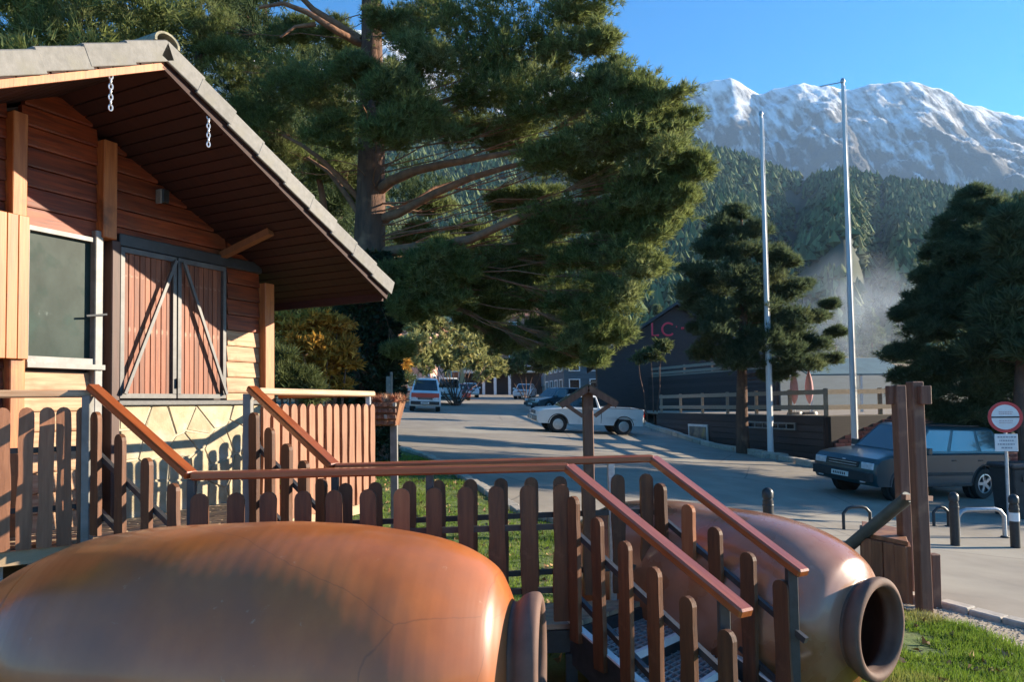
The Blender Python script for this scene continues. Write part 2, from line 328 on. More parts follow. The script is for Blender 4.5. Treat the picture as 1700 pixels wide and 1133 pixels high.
def sheet(name, xs, ys, off, m, kind='structure'):
    X, Y = np.meshgrid(xs, ys); Z = gh(X, Y) + off
    return grid_obj(name, X, Y, Z, m, kind)
def grid_obj(name, X, Y, Z, m, kind='structure', smooth=True):
    h, w = X.shape
    v = np.stack([X, Y, Z], -1).reshape(-1, 3)
    i = np.arange(h * w).reshape(h, w)
    f = np.stack([i[:-1, :-1], i[:-1, 1:], i[1:, 1:], i[1:, :-1]], -1).reshape(-1, 4)
    me = bpy.data.meshes.new(name)
    me.vertices.add(len(v)); me.vertices.foreach_set('co', v.ravel())
    me.loops.add(f.size); me.loops.foreach_set('vertex_index', f.ravel().astype(np.int32))
    me.polygons.add(len(f)); me.polygons.foreach_set('loop_start', np.arange(0, f.size, 4, dtype=np.int32)); me.polygons.foreach_set('loop_total', np.full(len(f), 4, np.int32))
    if smooth: me.polygons.foreach_set('use_smooth', np.ones(len(f), bool))
    me.update(calc_edges=True); me.validate(); me.materials.append(m)
    o = bpy.data.objects.new(name, me); C.objects.link(o); o['kind'] = kind
    return o
def tri_mesh(name, V, m):
    "V: (n,3,3) triangles"
    n = len(V); me = bpy.data.meshes.new(name)
    me.vertices.add(n * 3); me.vertices.foreach_set('co', V.reshape(-1).astype(np.float32))
    me.loops.add(n * 3); me.loops.foreach_set('vertex_index', np.arange(n * 3, dtype=np.int32))
    me.polygons.add(n); me.polygons.foreach_set('loop_start', np.arange(0, n * 3, 3, dtype=np.int32)); me.polygons.foreach_set('loop_total', np.full(n, 3, np.int32))
    me.update(calc_edges=True); me.materials.append(m); return me

xs = np.concatenate([-np.geomspace(5700, 62, 22), np.linspace(-60, 60, 121), np.geomspace(62, 5700, 22)])
ys = np.concatenate([-np.geomspace(900, 62, 12), np.linspace(-60, 140, 201), np.geomspace(143, 3900, 24)])
sheet('ground', xs, ys, 0, M_ground)
# road: rows between two edges
EL = [(-60, 6.5), (0, 5.4), (5, 4.75), (6.6, 4.62), (7.4, 4.2), (8.6, 2.7), (11.2, 0.1), (17.3, -2.1), (19, -3.0), (24, -6.6), (35, -8.3), (47, -8.6), (90, -5.5), (140, -6)]
ER = [(-60, 60), (20.5, 60), (22.4, 13), (22.9, 9.3), (29.6, 7.9), (40, 6.9), (60, 5.6), (90, 4.5), (140, 4.5)]
def edge(T, y): return np.interp(y, [t[0] for t in T], [t[1] for t in T])
def strip(name, fl, fr, y0, y1, ny, nx, off, m, kind='structure'):
    y = np.linspace(y0, y1, ny); t = np.linspace(0, 1, nx)
    X = fl(y)[:, None] * (1 - t) + fr(y)[:, None] * t; Y = np.repeat(y[:, None], nx, 1)
    return grid_obj(name, X, Y, gh(X, Y) + off, m, kind)
strip('road', lambda y: edge(EL, y) + .1, lambda y: edge(ER, y), -50, 120, 420, 60, .02, M_asph)
strip('lawn', lambda y: np.full_like(y, -45), lambda y: edge(EL, y) - np.where(y < 8, .55, .12), -20, 23, 160, 120, .07, M_lawn)
strip('dirt_path', lambda y: edge(EL, y) - .62, lambda y: edge(EL, y) - .1, -5, 8.6, 60, 5, .078, M_dirt)
M_bounce = mat('sandy_bounce_ground', (.50, .40, .28), (.40, .32, .22), .9, (3, 3, 3), 8, .3, c3=(.34, .27, .19), s3=.6)
strip('bounce_ground', lambda y: np.full_like(y, -30), lambda y: edge(EL, y) - .7, -19, 2.1, 60, 80, .085, M_bounce)  # unseen sheet behind the camera, added to bounce warm light onto the jars
# kerb stones along the lawn edge and the far right edge
def kerb_line(name, pts, w, h, ln, label):
    root = empty(name, (pts[0][0], pts[0][1], g(*pts[0])))
    tag(root, label, 'kerb')
    var = []
    for k in range(3):
        b = MB(); b.box((0, 0, 0), (ln * .97, w * (1 + .12 * k), h + .01 * k)); var.append(b.mesh('kerb_stone', M_kerb, None, .012))
    for a, b in zip(pts, pts[1:]):
        a = Vector(a); b = Vector(b); L_ = (b - a).length; n = max(1, int(L_ / ln)); d = (b - a) / L_
        for k in range(n):
            p = a + d * (k + .5) * L_ / n
            z = g(p.x, p.y) + h * .35 + rnd.uniform(-.015, .015)
            p2 = p + d * .4; dz = (g(p2.x, p2.y) - g(p.x, p.y)) / .4
            X = Vector((d.x, d.y, dz)).normalized(); Yv = Vector((-d.y, d.x, 0)); Z = X.cross(Yv)
            M = frame(Vector((p.x, p.y, z)), X, Yv, Z) @ Matrix.Rotation(rnd.uniform(-.05, .05), 4, 'Z')
            put(var[rnd.randrange(3)], 'kerb_stone', root, M)
    return root
kerb_line('kerb', [(5.0, 3.4), (4.75, 5.6), (4.62, 6.6), (4.2, 7.4), (2.7, 8.6), (.1, 11.2), (-2.1, 17.3), (-3.0, 19), (-6.6, 24)], .15, .17, .30, 'worn granite kerb between the grass bank and the near side of the road')
kerb_line('kerb', [(13, 22.4), (9.3, 22.9), (7.9, 29.6), (6.9, 40), (5.6, 60)], .22, .24, .9, 'pale low kerb running behind the white pickup in front of the dark terrace wall')

# ------------------------------------------------------------------ foliage
def unit(v): return v / np.maximum(np.linalg.norm(v, axis=-1, keepdims=True), 1e-9)
def blades(c, d, K, L_, w, spread=.55):
    n = len(c)
    dd = unit(d[:, None] + spread * rng.normal(size=(n, K, 3)))
    ln = L_ * rng.uniform(.65, 1.15, (n, K, 1)) 
    sd = unit(np.cross(dd, rng.normal(size=(n, K, 3)))) * w / 2
    b = c[:, None] + dd * ln * .08 + rng.normal(size=(n, K, 3)) * L_ * .12
    return np.stack([b + sd, b - sd, b + dd * ln], 2).reshape(-1, 3, 3)
def clump(c, r, nsub=11, nt=34, up=.55, flat=.62):
    "tuft centres and directions of one foliage mass of uneven sub-masses"
    c = np.array(c, float); r = np.array(r, float) if hasattr(r, '__len__') else np.array([r, r, r * flat])
    u = unit(rng.normal(size=(nsub, 3))); u[:, 2] = u[:, 2] * .9 + .1
    sc = c + u * r * rng.uniform(.35, 1.0, (nsub, 1))
    sr = r.mean() * rng.uniform(.22, .46, nsub)
    P = []; D = []
    for k in range(nsub):
        n = max(4, int(nt * (sr[k] / (r.mean() * .34)) ** 2))
        q = unit(rng.normal(size=(n, 3))); 
        q[:, 2] = np.where(q[:, 2] < -.3, -q[:, 2], q[:, 2])
        far = np.where(rng.random((n, 1)) < .32, rng.uniform(1.0, 1.7, (n, 1)), rng.uniform(.45, 1.05, (n, 1)))
        pos = sc[k] + q * sr[k] * np.array([1.15, 1.15, .80]) * far
        P.append(pos); D.append(unit(q * .9 + np.array([0, 0, up]) + .25 * (pos - c) / r.mean()))
    return np.concatenate(P), np.concatenate(D), sc
def bough(p0, p1, sag, n=7):
    p0 = Vector(p0); p1 = Vector(p1); out = []
    for i in range(n + 1):
        t = i / n
        p = p0.lerp(p1, t); p.z -= sag * math.sin(math.pi * t); 
        if 0 < i < n: p += Vector((rnd.uniform(-1, 1), rnd.uniform(-1, 1), rnd.uniform(-1, 1))) * (p1 - p0).length * .018
        out.append(p)
    return out
def build_tree(name, label, cat, base, trunk_pts, trunk_r, clumps, mleaf, mbark, K=12, L_=.17, w=.02, nsub=11, nt=34, limb=.05, group=None, up=.55, spread=.55,
               extra_limbs=(), flat=.62, mlimb=None, twigs=True, taper_n=10):
    root = empty(name, base); tag(root, label, cat, group)
    t = MB(); t.tube(trunk_pts, trunk_r, taper_n)
    tp = t.build('trunk', mbark, root, 60)
    P = []; D = []; b = MB()
    tv = [Vector(p) for p in trunk_pts]
    zs = [p.z for p in tv]
    def on_trunk(z):
        z = max(zs[0], min(zs[-1], z))
        for a, c_ in zip(tv, tv[1:]):
            if a.z <= z <= c_.z: return a.lerp(c_, (z - a.z) / max(1e-6, c_.z - a.z))
        return tv[-1]
    for cl in clumps:
        c, r = cl[0], cl[1]; k = cl[2] if len(cl) > 2 else 1
        p, d, sc = clump(c, r, max(3, int(nsub * k)), nt, up, flat)
        P.append(p); D.append(d)
        cv = Vector(c); horiz = (Vector((cv.x, cv.y, 0)) - Vector((tv[0].x, tv[0].y, 0))).length
        s = on_trunk(max(cv.z - .10 * horiz - rnd.uniform(0, .4), zs[0] + .30 * (zs[-1] - zs[0]) if limb < .02 else zs[0]))
        if limb and (cv - s).length > .3:
            q = bough(s, cv, rnd.uniform(-.04, .07) * horiz)
            lr = limb * (0.5 + .12 * horiz)
            b.tube(q, [lr * (1 - .75 * i / (len(q) - 1)) for i in range(len(q))], 6, False)
            if twigs:
                for e in sc[::2]:
                    qq = bough(q[-3], Vector(e), .02, 3); b.tube(qq, [lr * .3, lr * .22, lr * .15, lr * .08], 4, False)
    for (q, r0, r1) in extra_limbs:
        b.tube(q, [r0 + (r1 - r0) * i / (len(q) - 1) for i in range(len(q))], 8, False)
    if b.v: b.build('branches', mlimb or mbark, root, 60)
    V = blades(np.concatenate(P), np.concatenate(D), K, L_, w, spread) - np.array(wm(root).translation)
    o = put(tri_mesh('crown', V, mleaf), 'crown', root, wm(root)); 
    return root
# ------------------------------------------------------------------ large structure: mountain, forested hill
PX = np.array([-900, -300, 0, 300, 450, 560, 700, 800, 930, 1000, 1060, 1110, 1140, 1180, 1215, 1240, 1262, 1330, 1375, 1400, 1440, 1470, 1530, 1570, 1600, 1650, 1700, 1850, 2200, 2900], float)
PY = np.array([250, 180, 120, 70, 45, 40, 78, 88, 112, 124, 140, 152, 148, 136, 129, 138, 152, 138, 141, 150, 140, 136, 136, 152, 168, 182, 192, 230, 300, 380], float)
def pix_dir(px, py):
    d = CR.to_3x3() @ Vector(((px - 850) / FPX, (620 - py) / FPX, -1)); return d.x / d.y, d.z / d.y
def mountain():
    pxs = np.linspace(-900, 2900, 620)
    pyl = np.interp(pxs, PX, PY) 
    nt_ = 170; Y0, Y1, Y2 = 1150., 2600., 3300.
    ts = np.concatenate([np.linspace(0, 1, nt_), np.linspace(1.03, 1.5, 12)])
    U = np.zeros(len(pxs)); T = np.zeros(len(pxs))
    for i, (a, b) in enumerate(zip(pxs, pyl)):
        U[i], T[i] = pix_dir(a, b)
    X = np.zeros((len(ts), len(pxs))); Yv = np.zeros_like(X); Z = np.zeros_like(X)
    for j, t in enumerate(ts):
        Yd = Y0 + (Y1 - Y0) * t if t <= 1 else Y1 + (t - 1) / .5 * (Y2 - Y1)
        for i in range(len(pxs)):
            u = U[i]; ridge = T[i] * Y1
            x = u * Yd
            if t <= 1: s = .10 + .90 * (t ** 1.35)
            else: s = 1 - (t - 1) * 1.1
            amp = 4 * t * (1 - t) if t <= 1 else 0
            q = Vector((x * .0024, Yd * .0012, 3.1))
            n1 = noise.ridged_multi_fractal(q, .9, 2.1, 6, 1.0, 2.0) - 1.1
            n2 = noise.fractal(Vector((x * .011, Yd * .006, 7.7)), .8, 2.2, 5)
            n4 = noise.ridged_multi_fractal(Vector((x * .012, Yd * .010, 5.5)), .8, 2.2, 5, 1.0, 2.0) - 1.2
            z = ridge * s + n1 * 120 * amp + n2 * 34 * (amp * .8 + .22) + n4 * 15 * (amp * .8 + .6 * t)
            # two bowls under the summit
            for bu, bw, bd in ((.36, .07, 90), (.52, .06, 60), (.22, .08, 60)):
                z -= bd * math.exp(-((u - bu) / bw) ** 2) * math.exp(-((t - .62) / .22) ** 2)
            X[j, i] = x; Yv[j, i] = Yd; Z[j, i] = z
    return grid_obj('mountain', X, Yv, Z, mountain_mat())
mountain()
HX = np.array([-900, -200, 200, 500, 700, 900, 1050, 1150, 1200, 1260, 1300, 1340, 1400, 1450, 1500, 1560, 1600, 1700, 1900, 2300, 2900], float)
HY = np.array([250, 190, 170, 175, 190, 205, 220, 238, 255, 276, 290, 300, 290, 297, 306, 314, 322, 330, 350, 380, 420], float)
def hill_z(u, t, px):
    return None
def forested_hill():
    pxs = np.linspace(-900, 2900, 330); ts = np.linspace(0, 1.25, 90)
    Y0, Y1 = 170., 900.
    X = np.zeros((len(ts), len(pxs))); Yv = np.zeros_like(X); Z = np.zeros_like(X)
    hy = np.interp(pxs, HX, HY)
    for i, (a, b) in enumerate(zip(pxs, hy)):
        u, T = pix_dir(a, b)
        for j, t in enumerate(ts):
            Yd = Y0 + (Y1 - Y0) * t; x = u * Yd
            s = t ** 1.15 if t <= 1 else 1 - (t - 1) * 1.2
            amp = math.sin(math.pi * min(t, 1))
            z = 6 + (T * Y1 - 6) * s
            z += noise.fractal(Vector((x * .006, Yd * .004, 1.3)), .9, 2.1, 4) * 26 * amp
            c1 = 1335 - 70 * (1 - t); c2 = 1466 - 20 * (1 - t)
            z -= 46 * amp * math.exp(-((a - c1) / 26) ** 2) + 34 * amp * math.exp(-((a - c2) / 22) ** 2)
            z += 20 * amp * math.exp(-((a - 1400) / 40) ** 2)
            X[j, i] = x; Yv[j, i] = Yd; Z[j, i] = z
    grid_obj('forested_hill', X, Yv, Z, mat('dark_forest_floor', (.035, .045, .022), (.06, .06, .035), .95, (.05, .05, .05), 6))
    # tree crowns: one mass nobody could count
    ico = bmesh.new(); bmesh.ops.create_icosphere(ico, subdivisions=1, radius=1)
    ico.free()
    bv = np.array([(math.cos(k), math.sin(k), -.25) for k in np.linspace(0, 2 * math.pi, 7)[:6]] + [(0, 0, 1.05), (0, 0, -.9)])
    bf = np.array([(k, (k + 1) % 6, 6) for k in range(6)] + [((k + 1) % 6, k, 7) for k in range(6)])
    tri = []
    N_ = 34000
    a = rng.uniform(380, 2000, N_); t = rng.uniform(0, 1, N_) ** .8
    fi = (a + 900) / 3800 * (len(pxs) - 1); fj = t / 1.25 * (len(ts) - 1)
    i0 = fi.astype(int); j0 = fj.astype(int); fu = (fi - i0); fv = (fj - j0)
    def bil(A): return (A[j0, i0] * (1 - fu) * (1 - fv) + A[j0, i0 + 1] * fu * (1 - fv) + A[j0 + 1, i0] * (1 - fu) * fv + A[j0 + 1, i0 + 1] * fu * fv)
    P = np.stack([bil(X), bil(Yv), bil(Z)], -1)
    dens = np.array([noise.noise(Vector((p[0] * .012, p[1] * .012, 0))) for p in P])
    # bare streaks down the two ravines
    c1 = 1335 - 70 * (1 - t); c2 = 1466 - 20 * (1 - t)
    keep = (dens > -.42) & ~((np.abs(a - c1) < 5) & (t > .5)) & ~((np.abs(a - c2) < 4) & (t > .5))
    P = P[keep]; n = len(P)
    s = rng.uniform(.55, 1.25, (n, 1, 1)) * (1.7 + P[:, 1] / 900 * 2.2)[:, None, None]
    jit = 1 + rng.normal(size=(n, len(bv), 1)) * .22
    W = bv[None] * jit * s * np.array([1, 1, 1.0]) * (1 + np.array([0, 0, 1.]) * rng.uniform(-.25, .8, (n, 1, 1))) + P[:, None] + np.array([0, 0, 1.2]) * s
    V = W[:, bf].reshape(-1, 3, 3)
    o = put(tri_mesh('forest', V, M_forest), 'forest', None, Matrix.Identity(4)); tag(o, 'hazy pine forest covering the hill below the snowy mountain', 'forest', kind='stuff')
forested_hill()

# ------------------------------------------------------------------ cabin
W0 = Vector((-2.79, 6.69, 0)); DW = Vector((.447, .894, 0)).normalized(); NW = Vector((.894, -.447, 0)).normalized(); UP = Vector((0, 0, 1))
def wp(s, o, z): return W0 + DW * s + NW * o + UP * z
def sz(px, py, o=0.0):
    "wall coordinates of a photograph pixel on the plane o metres in front of the cabin wall"
    d = CR.to_3x3() @ Vector(((px - 850) / FPX, (620 - py) / FPX, -1))
    q = W0 + NW * o; k = q.dot(NW) / d.dot(NW); p = d * k
    return (p - W0).dot(DW), p.z
DECK = -.87
S_EAVE, Z_EAVE, SLOPE, S_PEAK, OH = 1.196, 1.087, .505, -1.34, 1.18
Z_PEAK = Z_EAVE + SLOPE * (S_EAVE - S_PEAK)
S_EAVE2 = S_PEAK - (S_EAVE - S_PEAK)
def zroof(s): return Z_PEAK - SLOPE * abs(s - S_PEAK)
WALLF = frame(Vector((0, 0, 0)), DW, UP, NW)        # local x along wall, y up, z outward (right handed: DW x UP = -NW?)
cab_base = wp(-.5, -1.5, DECK - .6)
cabin = empty('wooden_cabin', cab_base)
tag(cabin, 'varnished wooden kiosk cabin with gabled tile roof, double shutters and stone base', 'cabin')
S_L, S_R = -3.4, .70
def wall_core():
    b = MB()
    poly = [(S_L, DECK - .7), (S_R, DECK - .7), (S_R, zroof(S_R) - .03), (S_PEAK, Z_PEAK - .03), (S_L, zroof(S_L) - .03)]
    def w(s, o, z): return wp(s, o, z)
    f = [w(s, -.03, z) for s, z in poly]; k = [w(s, -3.6, z) for s, z in poly]; n = len(poly)
    b.add(f + k, [tuple(range(n)), tuple(range(2 * n - 1, n - 1, -1))] + [(i, (i + 1) % n, n + (i + 1) % n, n + i) for i in range(n)])
    return b.build('wall_core', M_wdark, cabin)
wall_core()
def wbox(b, s0, s1, z0, z1, o0, o1):
    M = frame(Vector((0, 0, 0)), DW, NW, UP)
    c = wp((s0 + s1) / 2, (o0 + o1) / 2, (z0 + z1) / 2)
    return b.box(c, (abs(s1 - s0), abs(o1 - o0), abs(z1 - z0)), M)
# measured openings on the wall
sw0, _ = sz(38, 500); sw1, _ = sz(158, 500)
ss0, _ = sz(190, 550); ss1, _ = sz(366, 550)
_, zsh_top = sz(278, 428); _, zsh_bot = sz(278, 662)
_, zw_top = sz(98, 386); _, zw_bot = sz(98, 602)
sp1a, _ = sz(159, 300); sp1b, _ = sz(182, 300)
sp0a, _ = sz(8, 250); sp0b, _ = sz(33, 250)
sc0, _ = sz(428, 550); sc1, _ = sz(441, 550)
0 and print('WALL', [round(v, 3) for v in (sw0, sw1, ss0, ss1, zsh_top, zsh_bot, zw_top, zw_bot, sp1a, sp1b, sp0a, sp0b, sc0, sc1, Z_PEAK)])
# horizontal lapped planks, each its own piece
def plank_row(z, s0, s1, m, h=.148):
    if s1 - s0 < .05: return
    b = MB(); zz0, zz1 = z, z + h - .006
    pts = [(s, o, q) for s in (s0, s1) for (o, q) in ((-.03, zz0), (.026, zz0), (.028, zz0 + .012), (.010, zz1), (-.03, zz1))]
    vs = [wp(*p) for p in pts]
    b.add(vs, [(0, 1, 2, 3, 4), (9, 8, 7, 6, 5)] + [(i, (i + 1) % 5, 5 + (i + 1) % 5, 5 + i) for i in range(5)])
    c = sum(vs, Vector()) / len(vs)
    me = b.mesh('wall_plank', m); me.transform(Matrix.Translation(-c))
    # plank mesh in wall-aligned space so the grain runs along the board
    Rm = frame(Vector((0, 0, 0)), DW, NW, UP); me.transform(Rm.inverted())
    put(me, 'wall_plank', cabin, Matrix.Translation(c) @ Rm)
z = DECK - .02; row = 0
sec_left = (S_L, sp0a); sec_win = (sp0b - .0, sp1a); sec_mid = (sp1b, ss1 + .04); sec_right = (ss1 + .06, sc0)
while z < Z_PEAK:
    def clip(s0, s1, zt):
        hw = (Z_PEAK - zt) / SLOPE
        return max(s0, S_PEAK - hw), min(s1, S_PEAK + hw)
    zt = z + .02
    for nm, (a, b_) in (('l', sec_left), ('w', sec_win), ('m', sec_mid), ('r', sec_right)):
        if nm == 'w' and zw_bot - .06 < z + .07 < zw_top + .0: continue
        if nm == 'm' and z + .10 < zsh_top + .03: continue
        s0, s1 = clip(a, b_, zt)
        m = M_wall
        if nm == 'w' and z < zw_bot: m = M_wall_lit
        if nm == 'r' and z < .72: m = M_wall_lit
        plank_row(z, s0 + .002, s1 - .002, m)
    z += .148; row += 1
# wall posts
def wpost(s0, s1, z0, z1, o1, m=M_post, name='wall_post'):
    b = MB(); wbox(b, 0, 0, 0, 0, 0, 0); b = MB()
    b.box((0, 0, 0), (s1 - s0, o1 + .03, z1 - z0))
    me = b.mesh(name, m, None, .006)
    put(me, name, cabin, frame(wp((s0 + s1) / 2, (o1 - .03) / 2, (z0 + z1) / 2), DW, NW, UP))
wpost(sp0a, sp0b, DECK, zroof(sp0a) - .06, .10)
wpost(sp1a, sp1b, zsh_top + .04, zroof((sp1a + sp1b) / 2) - .06, .10)
wpost(sp1b - .02, sp1b + .055, DECK, zsh_top + .04, .07, mat('dark_brown_jamb', (.09, .04, .03), (.06, .028, .02), .6, (30, 30, 3), 5, .2), 'jamb')  # narrow jamb in an even dark brown
wpost(sp1a - .045, sp1a + .02, DECK, zw_top + .06, .075, M_gray, 'jamb')
wpost(sc0, sc1 + .02, DECK, zroof(sc1) - .08, .10)
# far side wall of the corner shows as a dark return
# header beam over the shutters
wpost(sp1b + .05, sc0, zsh_top + .01, zsh_top + .11, .06, M_steel, 'header_beam')
wpost(ss0 - .02, sc0 + .0, zsh_bot - .06, zsh_bot - .015, .09, M_steel, 'sill_rail')
# window
win = empty('window', wp((sw0 + sw1) / 2, 0, zw_bot)); win.parent = cabin; win.matrix_basis = wm(cabin).inverted() @ Matrix.Translation(wp((sw0 + sw1) / 2, 0, zw_bot))
f = MB(); t_ = .034
wbox(f, sw0, sw1, zw_top - t_, zw_top, -.02, .055); wbox(f, sw0, sw1, zw_bot - .01, zw_bot + t_, -.02, .06)
wbox(f, sw1 - t_ * .9, sw1, zw_bot + t_, zw_top - t_, -.02, .055); wbox(f, sw0, sw0 + t_ * .3, zw_bot + t_, zw_top - t_, -.02, .055)
f.build('window_frame', M_gray, win)
f = MB(); wbox(f, sw0 + .012, sw1 - .04, zw_bot + t_, zw_top - t_, -.01, .012); f.build('pane', M_dglass, win)
f = MB(); wbox(f, sw0 - .02, sw1 + .02, zw_bot - .05, zw_bot - .012, -.0, .10); f.build('sill', M_gray, win)
f = MB(); a = wp(sw1 - .12, .075, zw_bot + .36); f.bar(a, wp(sw1 + .03, .10, zw_bot + .385), .012, .014); f.build('stay', M_black, win)
# honey pine panel leaf at the left edge
pa0, _ = sz(-60, 500, .06); pa1, _ = sz(38, 500, .06); _, pz0 = sz(20, 597, .06); _, pz1 = sz(20, 358, .06)
lw = empty('window_leaf'); lw.parent = cabin; lw.matrix_basis = wm(cabin).inverted() @ Matrix.Translation(wp(pa1, .06, pz0))
npl = 5
for k in range(npl):
    w_ = (pa1 - pa0) / npl; b = MB(); b.box((0, 0, 0), (w_ * .975, .035, pz1 - pz0)); 
    put(b.mesh('leaf_board', M_panel, None, .004), 'leaf_board', lw, frame(wp(pa0 + w_ * (k + .5), .115, (pz0 + pz1) / 2), DW, NW, UP))
M_shf = mat('dark_shutter_angle_iron', (.12, .115, .11), (.075, .07, .068), .5, (12, 12, 12), 6, .1)
# shutters: two leaves, each planks + steel frame + brace
sm = (ss0 + ss1) / 2
for side, (a, b_) in enumerate(((ss0, sm - .008), (sm + .008, ss1))):
    sh = empty('shutter'); sh.parent = cabin; sh.matrix_basis = wm(cabin).inverted() @ Matrix.Translation(wp(a, .03, zsh_bot))
    f = MB(); t_ = .042; o0, o1 = .03, .075
    wbox(f, a, b_, zsh_top - t_, zsh_top, o0, o1); wbox(f, a, b_, zsh_bot, zsh_bot + t_ * .9, o0, o1)
    t_ = .034; wbox(f, a, a + t_, zsh_bot + t_ * .9, zsh_top - t_, o0, o1); wbox(f, b_ - t_, b_, zsh_bot + t_ * .9, zsh_top - t_, o0, o1)
    f.build('shutter_frame', M_shf, sh)
    q0, q1 = (a + t_ * .6, b_ - t_ * .9) if side == 0 else (b_ - t_ * .6, a + t_ * .9)
    f = MB(); f.bar(wp(q0, .105, zsh_bot + t_), wp(q1, .105, zsh_top - t_), .026, .022, NW); f.build('brace', M_shf, sh)
    n = 9
    for k in range(n):
        w_ = (b_ - a - 2 * t_) / n; b = MB(); b.box((0, 0, 0), (w_ * .93, .02, zsh_top - zsh_bot - 2 * t_ + .01))
        put(b.mesh('shutter_plank', M_shut, None, .003), 'shutter_plank', sh, frame(wp(a + t_ + w_ * (k + .5), .04 + .003 * (k % 2), (zsh_top + zsh_bot) / 2), DW, NW, UP))
f = MB(); wbox(f, sm - .012, sm + .012, zsh_bot + .09, zsh_bot + .17, .078, .10); f.build('padlock', M_black, cabin)
# small wall lamp under the gable
ls, lz = sz(263, 328); f = MB(); wbox(f, ls - .035, ls + .035, lz - .06, lz + .06, .028, .10); f.build('wall_lamp', M_black, cabin, None, .01)
f = MB(); wbox(f, ls - .05, ls - .037, lz - .07, lz + .05, .03, .09); f.build('wall_lamp_bracket', M_gray, cabin)
# stone base under the shutters, flagstones cut by their neighbours
def voronoi(x0, x1, y0, y1, nx, ny, gap):
    pts = [(x0 + (i + .5 + rnd.uniform(-.38, .38)) * (x1 - x0) / nx, y0 + (j + .5 + rnd.uniform(-.38, .38)) * (y1 - y0) / ny) for i in range(nx) for j in range(ny)]
    out = []
    for p in pts:
        poly = [(x0, y0), (x1, y0), (x1, y1), (x0, y1)]
        for q in pts:
            if q == p: continue
            mx_, my_ = (p[0] + q[0]) / 2, (p[1] + q[1]) / 2; dx, dy = q[0] - p[0], q[1] - p[1]; l = math.hypot(dx, dy)
            if l > 2.2 * max((x1 - x0) / nx, (y1 - y0) / ny) * 1.4: continue
            mx_ -= dx / l * gap / 2; my_ -= dy / l * gap / 2; new = []
            for i in range(len(poly)):
                a, b = poly[i], poly[(i + 1) % len(poly)]
                da = (a[0] - mx_) * dx + (a[1] - my_) * dy; db = (b[0] - mx_) * dx + (b[1] - my_) * dy
                if da <= 0: new.append(a)
                if (da < 0) != (db < 0) and da != db:
                    k = da / (da - db); new.append((a[0] + (b[0] - a[0]) * k, a[1] + (b[1] - a[1]) * k))
            poly = new
            if len(poly) < 3: break
        if len(poly) >= 3: out.append(poly)
    return out
sbase0, sbase1 = sp1b + .06, S_R + .02
f = MB(); wbox(f, sbase0, sbase1, DECK - .4, zsh_bot - .05, -.03, .045); base = f.build('stone_base', M_mort, cabin)
FWM = frame(wp(0, .04, 0), DW, UP, NW)
for poly in voronoi(sbase0 + .01, sbase1 - .01, DECK - .02, zsh_bot - .06, 7, 4, .011):
    cx = sum(p[0] for p in poly) / len(poly); cy = sum(p[1] for p in poly) / len(poly)
    b = MB(); th = rnd.uniform(.012, .020); n = len(poly)
    lo = [(x - cx, y - cy, 0) for x, y in poly]; hi = [((x - cx) * .94, (y - cy) * .94, th + rnd.uniform(-.004, .004)) for x, y in poly]
    b.add(lo + hi, [tuple(range(n, 2 * n))] + [(i, (i + 1) % n, n + (i + 1) % n, n + i) for i in range(n)])
    put(b.mesh('flagstone', M_stone), 'flagstone', base, FWM @ Matrix.Translation((cx, cy, 0)))

